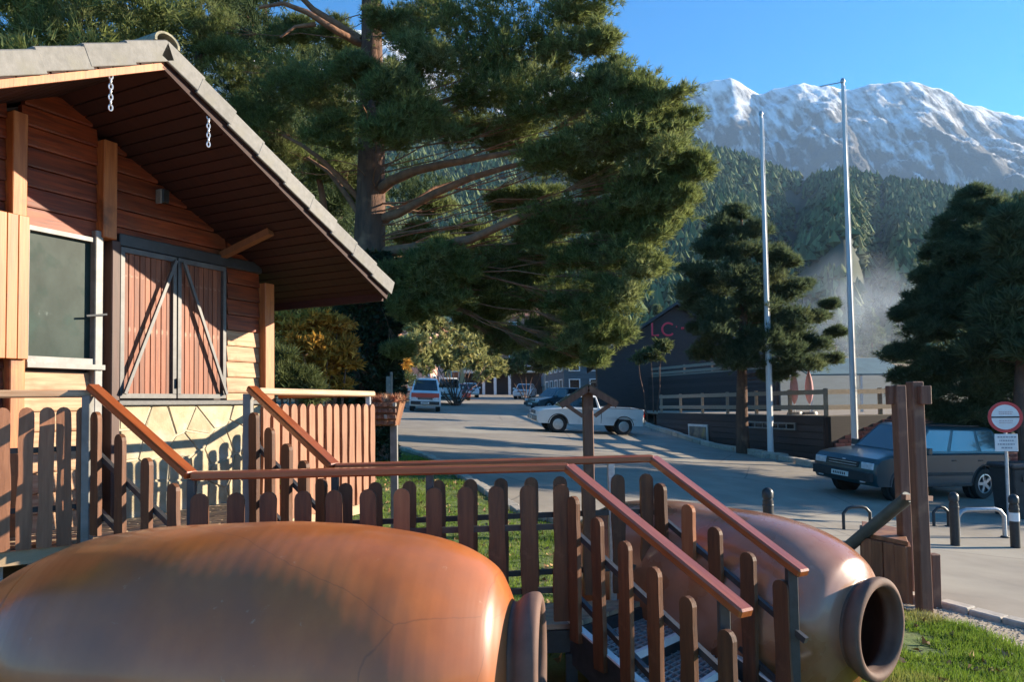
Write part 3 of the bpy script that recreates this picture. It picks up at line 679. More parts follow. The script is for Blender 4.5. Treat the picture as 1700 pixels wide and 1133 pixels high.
# roof
roof = MB()
RL, RD = OH, -3.9
for sgn in (1, -1):
    e = S_EAVE if sgn > 0 else S_EAVE2
    za = Z_PEAK + .03; zb = Z_EAVE + .03
    vs = [wp(S_PEAK, o, z) for o in (RD, RL) for z in (za, za + .09)] + [wp(e, o, z) for o in (RD, RL) for z in (zb, zb + .09)]
    roof.add(vs, [(0, 1, 3, 2), (4, 6, 7, 5), (0, 4, 5, 1), (2, 3, 7, 6), (0, 2, 6, 4), (1, 5, 7, 3)])
rf = roof.build('roof', M_wdark, cabin)
PL = math.hypot(S_EAVE - S_PEAK, Z_EAVE - Z_PEAK)
for sgn in (1, -1):
    e = S_EAVE if sgn > 0 else S_EAVE2
    ds = (DW * (e - S_PEAK) + UP * (Z_EAVE - Z_PEAK)).normalized(); nn = ds.cross(NW) * -1
    if nn.z < 0: nn = -nn
    pk = wp(S_PEAK, 0, Z_PEAK + .12)
    # soffit boards run across, parallel to the ridge direction... laid along NW
    nb = 26 if sgn > 0 else 10
    wB = PL / 26
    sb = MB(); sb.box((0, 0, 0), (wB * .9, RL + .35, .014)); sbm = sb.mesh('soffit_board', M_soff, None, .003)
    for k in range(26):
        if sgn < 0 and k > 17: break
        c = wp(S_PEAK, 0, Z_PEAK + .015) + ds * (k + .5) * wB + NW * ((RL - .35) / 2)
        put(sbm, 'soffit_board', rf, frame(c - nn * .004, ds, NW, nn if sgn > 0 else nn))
    # tiles
    rows = 9; cols = 14; tw = (RL - RD - .14) / cols; tl = (PL + .05) / rows
    tb = MB(); poly = [(-tw * .5, 0), (-tw * .5, .03), (-tw * .30, .062), (-tw * .1, .03), (tw * .1, .024), (tw * .30, .024), (tw * .5, .03), (tw * .5, 0)]
    vs = [(-tl * .5, x, y) for x, y in poly] + [(tl * .56, x, y + .012) for x, y in poly]; n = len(poly)
    tb.add(vs, [tuple(range(n)), tuple(range(2 * n - 1, n - 1, -1))] + [(i, (i + 1) % n, n + (i + 1) % n, n + i) for i in range(n)])
    tm = tb.mesh('roof_tile', M_tile, 40)
    for r_ in range(rows):
        for c_ in range(cols):
            if c_ < 3 and r_ > 0 and sgn > 0: pass
            p = pk + ds * ((r_ + .5) * tl) + NW * (RD + (c_ + .5) * tw) + nn * (.002 + rnd.uniform(-.003, .004))
            M = frame(p, ds, NW, nn) @ Matrix.Rotation(R(-2.2), 4, 'Y') @ Matrix.Rotation(rnd.uniform(-.012, .012), 4, 'Z')
            put(tm, 'roof_tile', rf, M)
    # verge tiles: L-shaped pieces overlapping down the gable edge
    vb = MB(); vb.box((0, .0, -.052), (tl * 1.06, .022, .135)); vb.box((0, -.045, .012), (tl * 1.06, .09, .018))
    vm = vb.mesh('verge_tile', M_verge, None, .004)
    for r_ in range(rows):
        p = pk + ds * ((r_ + .5) * tl) + NW * (RL + .014 + .003 * (r_ % 2)) + nn * .02
        M = frame(p, ds, NW, nn) @ Matrix.Rotation(R(-3.0), 4, 'Y') @ Matrix.Rotation(rnd.uniform(-.008, .008), 4, 'Y')
        put(vm, 'verge_tile', rf, M)
    # barge board below the verge tiles
    bb = MB(); bb.bar(wp(S_PEAK, RL - .03, Z_PEAK - .005), wp(e, RL - .03, Z_EAVE - .005), .035, .075, UP)
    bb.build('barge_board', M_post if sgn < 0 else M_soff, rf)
    # purlin brace under the overhang
    if sgn > 0:
        br = MB(); s_b, z_b = sz(368, 425, .03); br.bar(wp(s_b, .03, z_b), wp(s_b + .02, .62, zroof(s_b) - .02), .06, .07, DW); br.build('roof_bracket', mat('bracket_wood', (.26, .11, .05), (.2, .08, .03), .6, (20, 20, 3), 5, .2), cabin)
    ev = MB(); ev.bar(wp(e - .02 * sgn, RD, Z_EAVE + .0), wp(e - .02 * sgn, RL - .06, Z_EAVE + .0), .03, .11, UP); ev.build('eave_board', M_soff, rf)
rt = MB()
poly = [(.12 * math.cos(R(a)), .10 * math.sin(R(a))) for a in range(0, 181, 20)] + [(-.10, 0), (.10, 0)]
rt_l = .36
b = MB(); outer = [(.10 * math.cos(R(a)), .075 * math.sin(R(a)) - .0) for a in range(-10, 191, 20)]; inner = [(x * .82, y * .8) for x, y in outer][::-1]
b.prism(outer + inner, frame(Vector((0, 0, 0)), DW, UP, -NW), rt_l * 1.04); rm = b.mesh('ridge_tile', mat('lichen_ridge_tile', (.30, .28, .20), (.16, .15, .11), .9, (25, 25, 25), 6, .5), 50)
for k in range(14):
    put(rm, 'ridge_tile', rf, Matrix.Translation(wp(S_PEAK, RL + .02 - k * rt_l, Z_PEAK + .13 + .008 * (k % 2))))

# hanging chains under the gable overhang
def chain(px, py0, py1, label):
    o_ = OH - .03
    s0, z0 = sz(px, py0, o_); _, z1 = sz(px, py1, o_)
    root = empty('hanging_chain', wp(s0, o_, z1)); tag(root, label, 'chain')
    b = MB(); b.tube([wp(s0, o_, zroof(s0) - .0), wp(s0, o_, z0)], .008, 6); b.build('hook', M_galv, root)
    n = int((z0 - z1) / .034); ring = []
    tk = MB()
    for k in range(13):
        t = 2 * math.pi * k / 12; ring.append(Vector((.011 * math.cos(t), 0, .020 * math.sin(t))))
    tk.tube(ring, .0052, 6, False); me = tk.mesh('link', M_chain, 60)
    for k in range(n):
        put(me, 'link', root, Matrix.Translation(wp(s0, o_, z0 - .017 - k * .034)) @ Matrix.Rotation(R(35 + 90 * (k % 2)), 4, 'Z'))
chain(184, 122, 190, 'bright metal chain hanging under the left slope of the gable, nearest the ridge')
chain(346, 190, 248, 'bright metal chain hanging under the right slope of the gable, above the shutters')

# ------------------------------------------------------------------ deck
P1 = Vector((-2.80, 4.97)); Q1 = Vector((-1.95, 5.50)); R1 = Vector((-1.317, 6.954)); L1 = Vector((-3.62, 4.40))
dk = empty('wooden_deck', (-2.4, 6.2, g(-2.4, 6.2))); tag(dk, 'weathered board deck running along the front of the cabin', 'deck')
def so_(p): v = Vector((p.x, p.y, 0)) - W0; return v.dot(DW), v.dot(NW)
front = [so_(L1), so_(P1), so_(Q1), so_(R1)]
front = [(front[0][0] - 2.5, front[0][1])] + front
def o_front(s): return float(np.interp(s, [a for a, b in front], [b for a, b in front]))
bw = .118; k = 0; s_end = front[-1][0]
o = .03
while o < 1.35:
    ss = [s for s in np.linspace(-4.5, s_end, 240) if o_front(s) >= o + bw]
    if ss:
        a, b_ = min(ss), max(ss)
        cuts = [a] + sorted(rnd.uniform(a, b_) for _ in range(1)) + [b_] if b_ - a > 2.5 else [a, b_]
        for u0, u1 in zip(cuts, cuts[1:]):
            b = MB(); b.box((0, 0, 0), (u1 - u0 - .006, bw - .010, .03))
            put(b.mesh('deck_board', M_deck, None, .003), 'deck_board', dk, frame(wp((u0 + u1) / 2, o + bw / 2, DECK - .015 + rnd.uniform(-.002, .002)), DW, NW, UP))
    o += bw
pts = [wp(s, o_ - .0, DECK - .03) for s, o_ in front]
for a, b_ in zip(pts, pts[1:]):
    b = MB(); b.bar(a + Vector((0, 0, -.025)), b_ + Vector((0, 0, -.025)), .035, .09, UP); b.build('fascia', mat('pale_deck_fascia', (.50, .36, .22), (.40, .28, .17), .7, (4, 4, 30), 6, .2), dk)
    b = MB(); n = max(1, int((b_ - a).length / .9))
    for i in range(n):
        p = a.lerp(b_, (i + .5) / n) - NW * .12
        b = MB(); zb = g(p.x, p.y) - .05; b.bar((p.x, p.y, zb), (p.x, p.y, DECK - .04), .09, .09); b.build('support_post', M_white, dk)
        b = MB(); q = (b_ - a).normalized()
        b.bar(p + q * .02 + Vector((0, 0, -.42)), p + q * .27 + Vector((0, 0, -.05)), .05, .07); b.build('knee_brace', M_white, dk)
# step flights
ZL = -1.34                                            # landing level
A1 = Vector((-1.87, 4.33)); C1 = Vector((-1.15, 4.80)); B1 = Vector((.335, 4.56)); D1 = Vector((.965, 5.16)); E1 = Vector((1.03, 3.34)); F1 = Vector((1.58, 4.09))
def v3(p, z): return Vector((p.x, p.y, z))
st = empty('stair_flight', v3(C1, g(C1.x, C1.y))); tag(st, 'short upper stair flight dropping from the cabin deck to the landing', 'stairs')
for k in range(2):
    t0, t1 = k / 2.4 + .08, (k + 1) / 2.4 + .08; zt = DECK - (k + 1) * .157
    a, b_ = P1.lerp(A1, t0), P1.lerp(A1, t1); c, d = Q1.lerp(C1, t1), Q1.lerp(C1, t0)
    b = MB(); vs = [v3(p, zz) for zz in (zt - .035, zt) for p in (a, b_, c, d)]
    b.add(vs, [(3, 2, 1, 0), (4, 5, 6, 7), (0, 1, 5, 4), (1, 2, 6, 5), (2, 3, 7, 6), (3, 0, 4, 7)]); b.build('tread', M_deck, st)
    b = MB(); b.bar(v3(a, zt - .10), v3(d, zt - .10), .02, .12); b.build('riser', M_white, st)
for a, b_ in ((P1, A1), (Q1, C1)):
    b = MB(); b.bar(v3(a, DECK - .12), v3(b_, ZL - .10), .03, .20); b.build('stringer', M_steel, st)
# landing
ld = empty('stair_landing', (-.4, 4.7, g(-.4, 4.7))); tag(ld, 'narrow board landing between the two railings behind the big jar', 'landing')
dAB = (B1 - A1); nb = 7; 
for k in range(nb):
    a0 = A1.lerp(C1, (k + .04) / nb); a1 = A1.lerp(C1, (k + .96) / nb); b0 = B1.lerp(D1, (k + .04) / nb); b1 = B1.lerp(D1, (k + .96) / nb)
    for m_ in range(3):
        t0, t1 = m_ / 3 + .001, (m_ + 1) / 3 - .001
        q = [a0.lerp(b0, t0), a0.lerp(b0, t1), a1.lerp(b1, t1), a1.lerp(b1, t0)]
        cc = sum(q, Vector((0, 0))) / 4
        dx = (B1 - A1).normalized(); X = Vector((dx.x, dx.y, 0)); Yd = Vector((-dx.y, dx.x, 0))
        loc = [((p - cc).dot(dx), (p - cc).dot(Vector((-dx.y, dx.x)))) for p in q]
        b = MB(); b.prism(loc, Matrix.Identity(4), .03)
        put(b.mesh('landing_board', M_deck), 'landing_board', ld, frame(v3(cc, ZL - .03 + rnd.uniform(-.002, .002)), X, Yd, UP))
for a, b_ in ((A1, B1), (C1, D1), (B1, D1), (A1, C1)):
    b = MB(); b.bar(v3(a, ZL - .10), v3(b_, ZL - .10), .03, .13); b.build('joist', M_steel, ld)
for p in (A1, C1, B1, D1, A1.lerp(B1, .5), C1.lerp(D1, .5)):
    b = MB(); b.bar((p.x, p.y, g(p.x, p.y) - .05), (p.x, p.y, ZL - .17), .07, .07); b.build('support_post', M_steel, ld)
# lower flight
gE = g(E1.x, E1.y)
lf = empty('stair_flight', v3(F1, g(F1.x, F1.y))); tag(lf, 'lower stair flight with pale perforated metal treads between the sloping railings', 'stairs')
NS = 4; ext = 1.12; rise = (ZL - gE) / (NS + .6)
for k in range(NS):
    t0, t1 = k / NS * ext - .0, (k + 1.08) / NS * ext; zt = ZL - (k + 1) * rise
    a, b_ = B1.lerp(E1, t0), B1.lerp(E1, t1); c, d = D1.lerp(F1, t1), D1.lerp(F1, t0)
    tr = MB()
    vs = [v3(p, zz) for zz in (zt - .04, zt - .012) for p in (a, b_, c, d)]
    tr.add(vs, [(3, 2, 1, 0), (4, 5, 6, 7), (0, 1, 5, 4), (1, 2, 6, 5), (2, 3, 7, 6), (3, 0, 4, 7)])
    tread = tr.build('tread', mat('dark_tread_plate', (.16, .16, .16), (.09, .09, .09), .6, (30, 30, 30), 4, .2), lf)
    # raised grip ribs and pale nosing
    gr = MB()
    for i in range(9):
        u = (i + .5) / 9; gr.bar(v3(a.lerp(b_, u), zt - .006), v3(d.lerp(c, u), zt - .006), .010, .014)
    for i in range(12):
        u = (i + .5) / 12; gr.bar(v3(a.lerp(d, u), zt - .004), v3(b_.lerp(c, u), zt - .004), .010, .012)
    gr.build('grip_ribs', M_grate, tread)
    b = MB(); b.bar(v3(b_, zt - .012), v3(c, zt - .012), .028, .045); b.build('nosing', M_white, lf)
    b = MB(); b.bar(v3(a, zt + rise * .45 - .02), v3(d, zt + rise * .45 - .02), .01, rise * .8); b.build('riser', M_steel, lf)
for a, b_, in ((B1, E1), (D1, F1)):
    b = MB(); e_ = a.lerp(b_, ext); b.bar(v3(a, ZL - .10), v3(e_, ZL - rise * (NS) - .05), .03, .24); b.build('stringer', M_steel, lf)
    b = MB(); b.bar(v3(a, ZL + .022), v3(e_, ZL - rise * (NS) + .072), .045, .012); b.build('stringer_edge', M_white, lf)

# ------------------------------------------------------------------ railings
def picket_mesh(h, m, k, w=.052):
    pts = []
    for i in range(7):
        a = math.pi * i / 6; pts.append((w * math.cos(a), h - .045 + .045 * math.sin(a)))
    left = []; right = []
    for i in range(1, 9):
        t = i / 9; z = (h - .05) * (1 - t)
        wob = .005 * math.sin(t * 9 + k * 2.1) * (t > .3)
        left.append((-w + wob + rnd.uniform(-.002, .002), z)); right.append((w - wob * .6 + rnd.uniform(-.002, .002), z))
    poly = pts + left + [(-w, 0), (w, 0)] + right[::-1]
    b = MB(); b.prism(poly, Matrix.Rotation(R(90), 4, 'X') @ Matrix.Translation((0, 0, -.014)), .028)
    return b.mesh('picket', m, None)
PK = {}
def picket(parent, p, d2, z0, z1, m, w=.052):
    k = rnd.randrange(3); key = (round(z1 - z0, 2), m.name, k, w)
    if key not in PK: PK[key] = picket_mesh(key[0], m, k, w)
    X = Vector((d2.x, d2.y, 0)).normalized(); Yv = Vector((-d2.y, d2.x, 0)).normalized()
    put(PK[key], 'picket', parent, frame(Vector((p.x, p.y, z1 - key[0])), X, Yv, UP) @ Matrix.Rotation(rnd.uniform(-.012, .012), 4, 'Y'))
def rail_run(root, a, b_, za, zb, m_pick, m_rail=None, sp=.175, gap=.085, ph=.84, side=1, skip0=.06, rail_w=.085, rail_h=.05, bars=(.36, .74), special={}, pw=.052):
    d = b_ - a; Ln = d.length; nrm = Vector((d.y, -d.x)) / Ln * side
    m_rail = m_rail or M_rail
    r = MB(); r.bar(v3(a, za), v3(b_, zb), rail_w, rail_h)
    me = r.mesh('handrail', m_rail, None, .010)
    c = v3(a.lerp(b_, .5), (za + zb) / 2); X = (v3(b_, zb) - v3(a, za)).normalized(); Yv = UP.cross(X).normalized(); Z = X.cross(Yv)
    F = frame(c, X, Yv, Z); me.transform(F.inverted()); put(me, 'handrail', root, F)
    for q in bars:
        b = MB(); b.bar(v3(a, za - q), v3(b_, zb - q), .028, .034); b.build('bar', M_steel, root)
    n = int((Ln - 2 * skip0) / sp) + 1
    for i in range(n):
        t = (skip0 + i * (Ln - 2 * skip0) / max(1, n - 1)) / Ln
        p = a.lerp(b_, t) + nrm * .032; zz = za + (zb - za) * t - rail_h / 2 - gap
        picket(root, p, d, zz - ph, zz, special.get(i, m_pick), pw)
def rail_post(root, p, z0, z1, m, s=.05, name='post'):
    b = MB(); b.bar((p.x, p.y, z0), (p.x, p.y, z1), s, s); b.build(name, m, root, None, .004)
ZU = .125; ZM = -.39; ZE = -.95
r = empty('railing', v3(P1, DECK)); tag(r, 'sunlit picket railing at the left edge of the deck, below the cabin window', 'railing')
rail_run(r, L1 - (P1 - L1), P1, ZU - .015, ZU - .015, M_pick_lit, M_railv, side=1, sp=.108, gap=.06, ph=.90, pw=.042)
rail_post(r, P1 + Vector((.0, -.08)), DECK - .06, ZU - .03, M_gray, .055)
r = empty('railing', v3(A1, ZL)); tag(r, 'front stair railing with orange varnished handrail, passing just behind the large foreground jar', 'railing')
rail_run(r, P1 + Vector((.01, -.05)), A1, ZU + .03, ZM, M_pick, pw=.046, sp=.235, gap=.08, ph=.80, skip0=.12, bars=(.40, .76))
rail_run(r, A1, B1, ZM, ZM + .0, M_pick, gap=.075, ph=.82, pw=.048, special={6: M_picko})
rail_run(r, B1, E1, ZM, ZE, M_pick, pw=.047, sp=.235, gap=.10, ph=.86, skip0=.10)
rail_post(r, A1, ZL - .1, ZM - .02, M_steel, .045); rail_post(r, A1.lerp(B1, .62), ZL - .1, ZM - .02, M_steel, .045)
rail_post(r, B1.lerp(E1, .90), g(E1.x, E1.y) - .05, ZE + .03, M_steel, .05)
r = empty('railing', v3(D1, ZL)); tag(r, 'rear stair railing with varnished handrail, crossing in front of the right hand jar', 'railing')
rail_run(r, Q1 + Vector((.02, -.02)), C1, ZU + .02, ZM, M_pick, sp=.19, gap=.10, ph=.84, skip0=.10, bars=(.38, .74))
rail_run(r, C1, D1, ZM, ZM, M_pick, gap=.075, ph=.80, sp=.19, pw=.045)
rail_run(r, D1, F1, ZM, ZE, M_pick, sp=.21, gap=.08, ph=.88, skip0=.12, special={1: M_picko})
rail_post(r, Q1 + Vector((0, -.03)), DECK - .2, ZU - .02, M_gray, .06); rail_post(r, C1, ZL - .1, ZM - .02, M_steel, .045)
rail_post(r, C1.lerp(D1, .86), ZL - .1, ZM - .02, M_galv, .045)
rail_post(r, D1.lerp(F1, .93), g(F1.x, F1.y) - .05, ZE + .02, M_steel, .055)
r = empty('railing', v3(R1, DECK)); tag(r, 'sunlit pink picket railing at the far end of the deck beside the autumn shrub', 'railing')
rail_run(r, Q1 + Vector((.03, .05)), R1, ZU, ZU - .01, M_pick_lit, M_railv, sp=.108, gap=.07, ph=.90, side=1, pw=.036)
rail_post(r, R1 - (R1 - Q1).normalized() * .06, DECK - .1, ZU - .02, M_galv, .045)
RE = Vector((wp(s_end, .06, 0).x, wp(s_end, .06, 0).y))
rail_run(r, R1, RE, ZU - .012, ZU - .012, M_pick, M_rail, sp=.16, gap=.07, ph=.90, side=1)

# ------------------------------------------------------------------ the two jars
JP = [(.155, 2.56), (.20, 2.555), (.27, 2.50), (.345, 2.40), (.43, 2.26), (.53, 2.05), (.572, 1.86), (.588, 1.74), (.600, 1.60), (.607, 1.45), (.61, 1.25), (.608, 1.05), (.600, .82), (.585, .68), (.562, .54),
      (.525, .41), (.475, .30), (.41, .205), (.350, .165), (.300, .142), (.272, .130), (.264, .118), (.270, .104), (.290, .085), (.304, .060), (.309, .034), (.304, .010), (.280, -.002), (.262, .004), (.250, .02), (.245, .05), (.240, .10),
      (.30, .16), (.42, .27), (.52, .45), (.56, .8), (.57, 1.3), (.55, 1.7), (.45, 2.15), (.25, 2.45), (.0, 2.5)]
JP = [(r_, z_ if z_ < 1.3 else 1.3 + (z_ - 1.3) * 1.14) for r_, z_ in JP]
def smooth_prof(P, n=4):
    out = []; Q = [P[0]] + P + [P[-1]]
    for i in range(1, len(Q) - 2):
        p0, p1, p2, p3 = [np.array(x) for x in Q[i - 1:i + 3]]
        for k in range(n):
            t = k / n
            q = .5 * ((2 * p1) + (-p0 + p2) * t + (2 * p0 - 5 * p1 + 4 * p2 - p3) * t * t + (-p0 + 3 * p1 - 3 * p2 + p3) * t ** 3)
            out.append((max(0, float(q[0])), float(q[1])))
    return out + [P[-1]]
def jar(mouth, axis, m, label, bumps, sc=1.0):
    ax = Vector(axis).normalized(); Z = -ax; X = Vector((0, 0, 1)); X = (X - Z * X.dot(Z)).normalized(); Yv = Z.cross(X)
    M = frame(Vector(mouth), X, Yv, Z)
    gz = g(mouth[0] - ax.x * 1.2, mouth[1] - ax.y * 1.2)
    root = empty('terracotta_jar', (mouth[0] - ax.x * 1.2, mouth[1] - ax.y * 1.2, gz)); tag(root, label, 'jar', 'big clay jars lying on their sides')
    P = smooth_prof(JP, 5); split = next(i for i, (r_, z_) in enumerate(P) if i > 60 and z_ > .015 and r_ < .27 and r_ > .22)
    def seam(r_, z_):
        for c in (2.28,): r_ -= .0035 * math.exp(-((z_ - c) / .006) ** 2)
        r_ += .00012 * math.sin(z_ * 95)
        return r_
    OUT = []
    for i in range(len(P) - 1):
        a, b = P[i], P[i + 1]; n = max(1, int(math.hypot(a[0] - b[0], a[1] - b[1]) / .006)) if i < split else 1
        for k in range(n): OUT.append((a[0] + (b[0] - a[0]) * k / n, a[1] + (b[1] - a[1]) * k / n))
        if i == split - 1: so = len(OUT)
    OUT.append(P[-1])
    o1 = [(seam(r_, z_) if z_ > .2 else r_, z_) for r_, z_ in OUT[:so + 1]]
    nseg = 96
    b = MB(); b.lathe([(r_ * sc, z_ * sc) for r_, z_ in o1], Matrix.Identity(4), nseg)
    # hand-built unevenness
    vs = []
    for v in b.v:
        q = Vector(v); n_ = noise.noise(q * 2.2 + Vector((bumps, 0, 0))) * .010 + noise.noise(q * 7) * .0010
        rr = math.hypot(q.x, q.y); f_ = (rr + n_) / rr if rr > .05 else 1
        vs.append((q.x * f_, q.y * f_, q.z))
    b.v = vs
    n0 = len(b.v); k = nseg; b.f.append(tuple(range(k)))
    me = b.mesh('body', m, 180); put(me, 'body', root, M)
    b = MB(); b.lathe([(r_ * sc, z_ * sc) for r_, z_ in OUT[so:]], Matrix.Identity(4), 64)
    me = b.mesh('inside', M_dirtin, 180); put(me, 'inside', root, M)
    # timber chocks that stop it rolling
    for s_ in (-1, 1):
        for t_ in (.55, 1.75):
            c = Vector(mouth) - ax * t_ ; sd = Vector((-ax.y, ax.x, 0)) * s_ * .42; p = c + sd
            gz_ = g(p.x, p.y) + .07
            w = MB(); w.prism([(-.14, 0), (.14, 0), (-.14 * s_, .16)], Matrix.Translation((0, 0, 0)), .16)
            put(w.mesh('chock', M_box), 'chock', root, frame(Vector((p.x, p.y, gz_)), Vector((-ax.y, ax.x, 0)), UP, Vector((-ax.y, ax.x, 0)).cross(UP)) )
    return root
jar((.115, 3.30, -1.145), (1, -.11, 0), M_terra, 'huge orange clay jar lying on its side in the foreground, mouth to the right', 1.0)
jar((2.13, 4.36, -1.345), (.62, -.78, -.01), M_terrag, 'huge mauve glazed clay jar lying behind the stair railings, open mouth towards us', 5.0, .97)
# ------------------------------------------------------------------ buildings of the village and the terrace on the right
def facade_box(root, c, size, rz, m, name='wall', z0=None):
    b = MB(); M = Matrix.Rotation(rz, 4, 'Z'); b.box(c, size, M); return b.build(name, m, root)
def house(name, label, cx, cy, w, d, h, rz, mwall, roof='gable', rows=3, cols=4, mroof=None, win=(.9, 1.2), base_drop=2.0, group=None, balcony=False, rh=1.6, shut=None):
    z = g(cx, cy); root = empty(name, (cx, cy, z)); tag(root, label, 'house', group)
    M = Matrix.Translation((cx, cy, z)) @ Matrix.Rotation(rz, 4, 'Z')
    b = MB(); b.box((0, 0, (h - base_drop) / 2), (w, d, h + base_drop)); me = b.mesh('wall', mwall); put(me, 'wall', root, M)
    b = MB()
    if roof == 'gable':
        e = .45; b.add([(-w / 2 - e, -d / 2 - e, h - .1), (w / 2 + e, -d / 2 - e, h - .1), (w / 2 + e, d / 2 + e, h - .1), (-w / 2 - e, d / 2 + e, h - .1), (-w / 2 - e, 0, h + rh), (w / 2 + e, 0, h + rh)],
              [(0, 1, 5, 4), (2, 3, 4, 5), (1, 2, 5), (3, 0, 4), (0, 3, 2, 1)])
        b.add([(-w / 2 - e, -d / 2 - e, h - .28), (w / 2 + e, -d / 2 - e, h - .28), (w / 2 + e, d / 2 + e, h - .28), (-w / 2 - e, d / 2 + e, h - .28),
               (-w / 2 - e, -d / 2 - e, h - .1), (w / 2 + e, -d / 2 - e, h - .1), (w / 2 + e, d / 2 + e, h - .1), (-w / 2 - e, d / 2 + e, h - .1)], [(0, 3, 2, 1), (0, 1, 5, 4), (1, 2, 6, 5), (2, 3, 7, 6), (3, 0, 4, 7)])
    elif roof == 'gable_front':
        e = .5; b.add([(-w / 2 - e, -d / 2 - e, h - .1), (w / 2 + e, -d / 2 - e, h - .1), (w / 2 + e, d / 2 + e, h - .1), (-w / 2 - e, d / 2 + e, h - .1), (0, -d / 2 - e, h + rh), (0, d / 2 + e, h + rh)],
              [(0, 1, 4), (1, 2, 5, 4), (2, 3, 5), (3, 0, 4, 5), (0, 3, 2, 1)])
    else: b.box((0, 0, h + .12), (w + .5, d + .5, .25))
    rr = put(b.mesh('roof', mroof or M_roofred), 'roof', root, M)
    b = MB(); b.box((w * .22, d * .1, h + rh * .8), (.6, .6, 1.4)); put(b.mesh('chimney', mwall), 'chimney', rr, M)
    for s, (fw, fx, fr) in enumerate(((w, -d / 2, 0), (d, -w / 2, -90), (d, -w / 2, 90))):
        nc = cols if s == 0 else max(2, int(cols * fw / w))
        F = M @ Matrix.Rotation(R(fr), 4, 'Z') @ Matrix.Translation((0, fx, 0))
        for r_ in range(rows):
            for c_ in range(nc):
                x = (c_ + .5) / nc * fw - fw / 2; zz = (r_ + .5) * (h / rows) + .1
                f = MB()
                for a in (-1, 1): f.box((a * (win[0] / 2 + .05), -.03, 0), (.10, .14, win[1] + .2)); f.box((0, -.03, a * (win[1] / 2 + .05)), (win[0], .14, .10))
                wf = put(f.mesh('window', M_white if not shut else shut), 'window', root, F @ Matrix.Translation((x, 0, zz)))
                p = MB(); p.box((0, -.005, 0), (win[0], .03, win[1])); put(p.mesh('pane', M_glass), 'pane', wf, F @ Matrix.Translation((x, 0, zz)))
    if balcony:
        for r_ in range(1, rows):
            b = MB(); zz = r_ * h / rows; b.box((0, -d / 2 - .55, zz), (w * .8, 1.1, .16)); bl = put(b.mesh('balcony', M_w_cream), 'balcony', root, M)
            b = MB(); b.box((0, -d / 2 - 1.07, zz + .95), (w * .8, .05, .06))
            for i in range(12): b.box(((i + .5) / 12 * w * .8 - w * .4, -d / 2 - 1.07, zz + .5), (.05, .05, .86))
            put(b.mesh('balcony_rail', M_wood_post), 'balcony_rail', bl, M)
    return root
def xy(px, Y): p = at(px, 640, Y); return p.x, p.y
x, y = xy(845, 96); house('apartment_house', 'brown and ochre apartment house with balconies at the end of the street', x, y, 7.5, 8, 9.6, R(8), M_w_brown, rows=3, cols=3, balcony=True)
x, y = xy(792, 104); house('village_house', 'ochre rendered house glimpsed between the leaves left of the brown apartments', x, y, 7, 8, 11.0, R(-6), M_w_ochre, rows=3, cols=3)
x, y = xy(672, 84); house('village_house', 'salmon house with white window frames above the red fronted van', x, y, 7, 7, 7.5, R(-14), M_w_pink, rows=3, cols=3)
x, y = xy(575, 72); house('village_house', 'cream house behind the autumn shrub, mostly hidden by the ivy covered trunk', x, y, 8, 7, 6.0, R(-14), M_w_cream, rows=2, cols=3)
x, y = xy(922, 92); house('village_house', 'small pale house with a teal gable right of the brown apartments', x, y, 3.2, 8, 6.2, R(4), M_w_cream, rows=2, cols=2, mroof=M_canopy, roof='gable_front')
x, y = xy(985, 74); house('village_house', 'slate blue clad house standing in shade behind the parked dark car', x, y, 8, 8, 4.2, R(10), M_w_slate, rows=2, cols=4, roof='gable', mroof=M_w_slate, rh=1.2)
# arcade with white columns closing the street
ax, ay = xy(838, 88); az = g(ax, ay)
ar = empty('street_arcade', (ax, ay, az)); tag(ar, 'low arcade with white columns across the far end of the road', 'arcade')
b = MB(); b.box((ax - .3, ay, az + 2.75), (9, 2.6, .35)); b.build('canopy_roof', M_w_cream, ar)
b = MB(); b.box((ax - .3, ay + 1.4, az + 1.3), (9, .2, 2.6)); b.build('back_wall', M_wdark, ar)
for pxx in (803, 822, 846):
    x, _ = xy(pxx, ay - 1.1); b = MB(); b.bar((x, ay - 1.1, az - .1), (x, ay - 1.1, az + 2.58), .32, .32); b.build('column', M_white, ar)

# terrace building
TA = Vector((7.55, 38)); TB = Vector((10.45, 24.6)); TC = Vector((13.4, 25.6))
tr_ = empty('terrace_building', (9.4, 32, g(9.4, 32))); tag(tr_, 'dark stained two storey terrace building with long rail fences in front of the smoky hill', 'building')
def wallseg(a, b_, z0, z1, th, m, name, off=0, parent=None):
    d = (b_ - a).normalized(); n = Vector((d.y, -d.x)); a2 = a + n * off; b2 = b_ + n * off
    w = MB(); w.bar(v3(a2, (z0 + z1) / 2), v3(b2, (z0 + z1) / 2), th, z1 - z0); return w.build(name, m, parent or tr_)
def boards(a, b_, z0, z1, n, m, name, off):
    for k in range(n):
        h = (z1 - z0) / n; d = (b_ - a).normalized(); nn = Vector((d.y, -d.x))
        w = MB(); w.bar(Vector((0, 0, 0)), Vector(((b_ - a).length, 0, 0)), .05, h * .90)
        X = Vector((d.x, d.y, 0)); Yv = Vector((-d.y, d.x, 0))
        put(w.mesh(name, m), name, tr_, frame(v3(a + nn * off, z0 + h * (k + .5)), X, Yv, UP))
wallseg(TA, TB, -4, -.56, .25, M_wdark, 'lower_wall'); wallseg(TB, TC, -4, -.56, .25, M_wdark, 'lower_wall')
boards(TA, TB, -2.5, -.62, 8, M_wdark, 'wall_board', .17)
UA = Vector((8.4, 50)); UB = Vector((13.3, 37)); UC = Vector((22.5, 41))
b = MB(); pl = [TA, TB, TC, Vector((24, 31)), Vector((24, 48)), Vector((7.6, 48))]
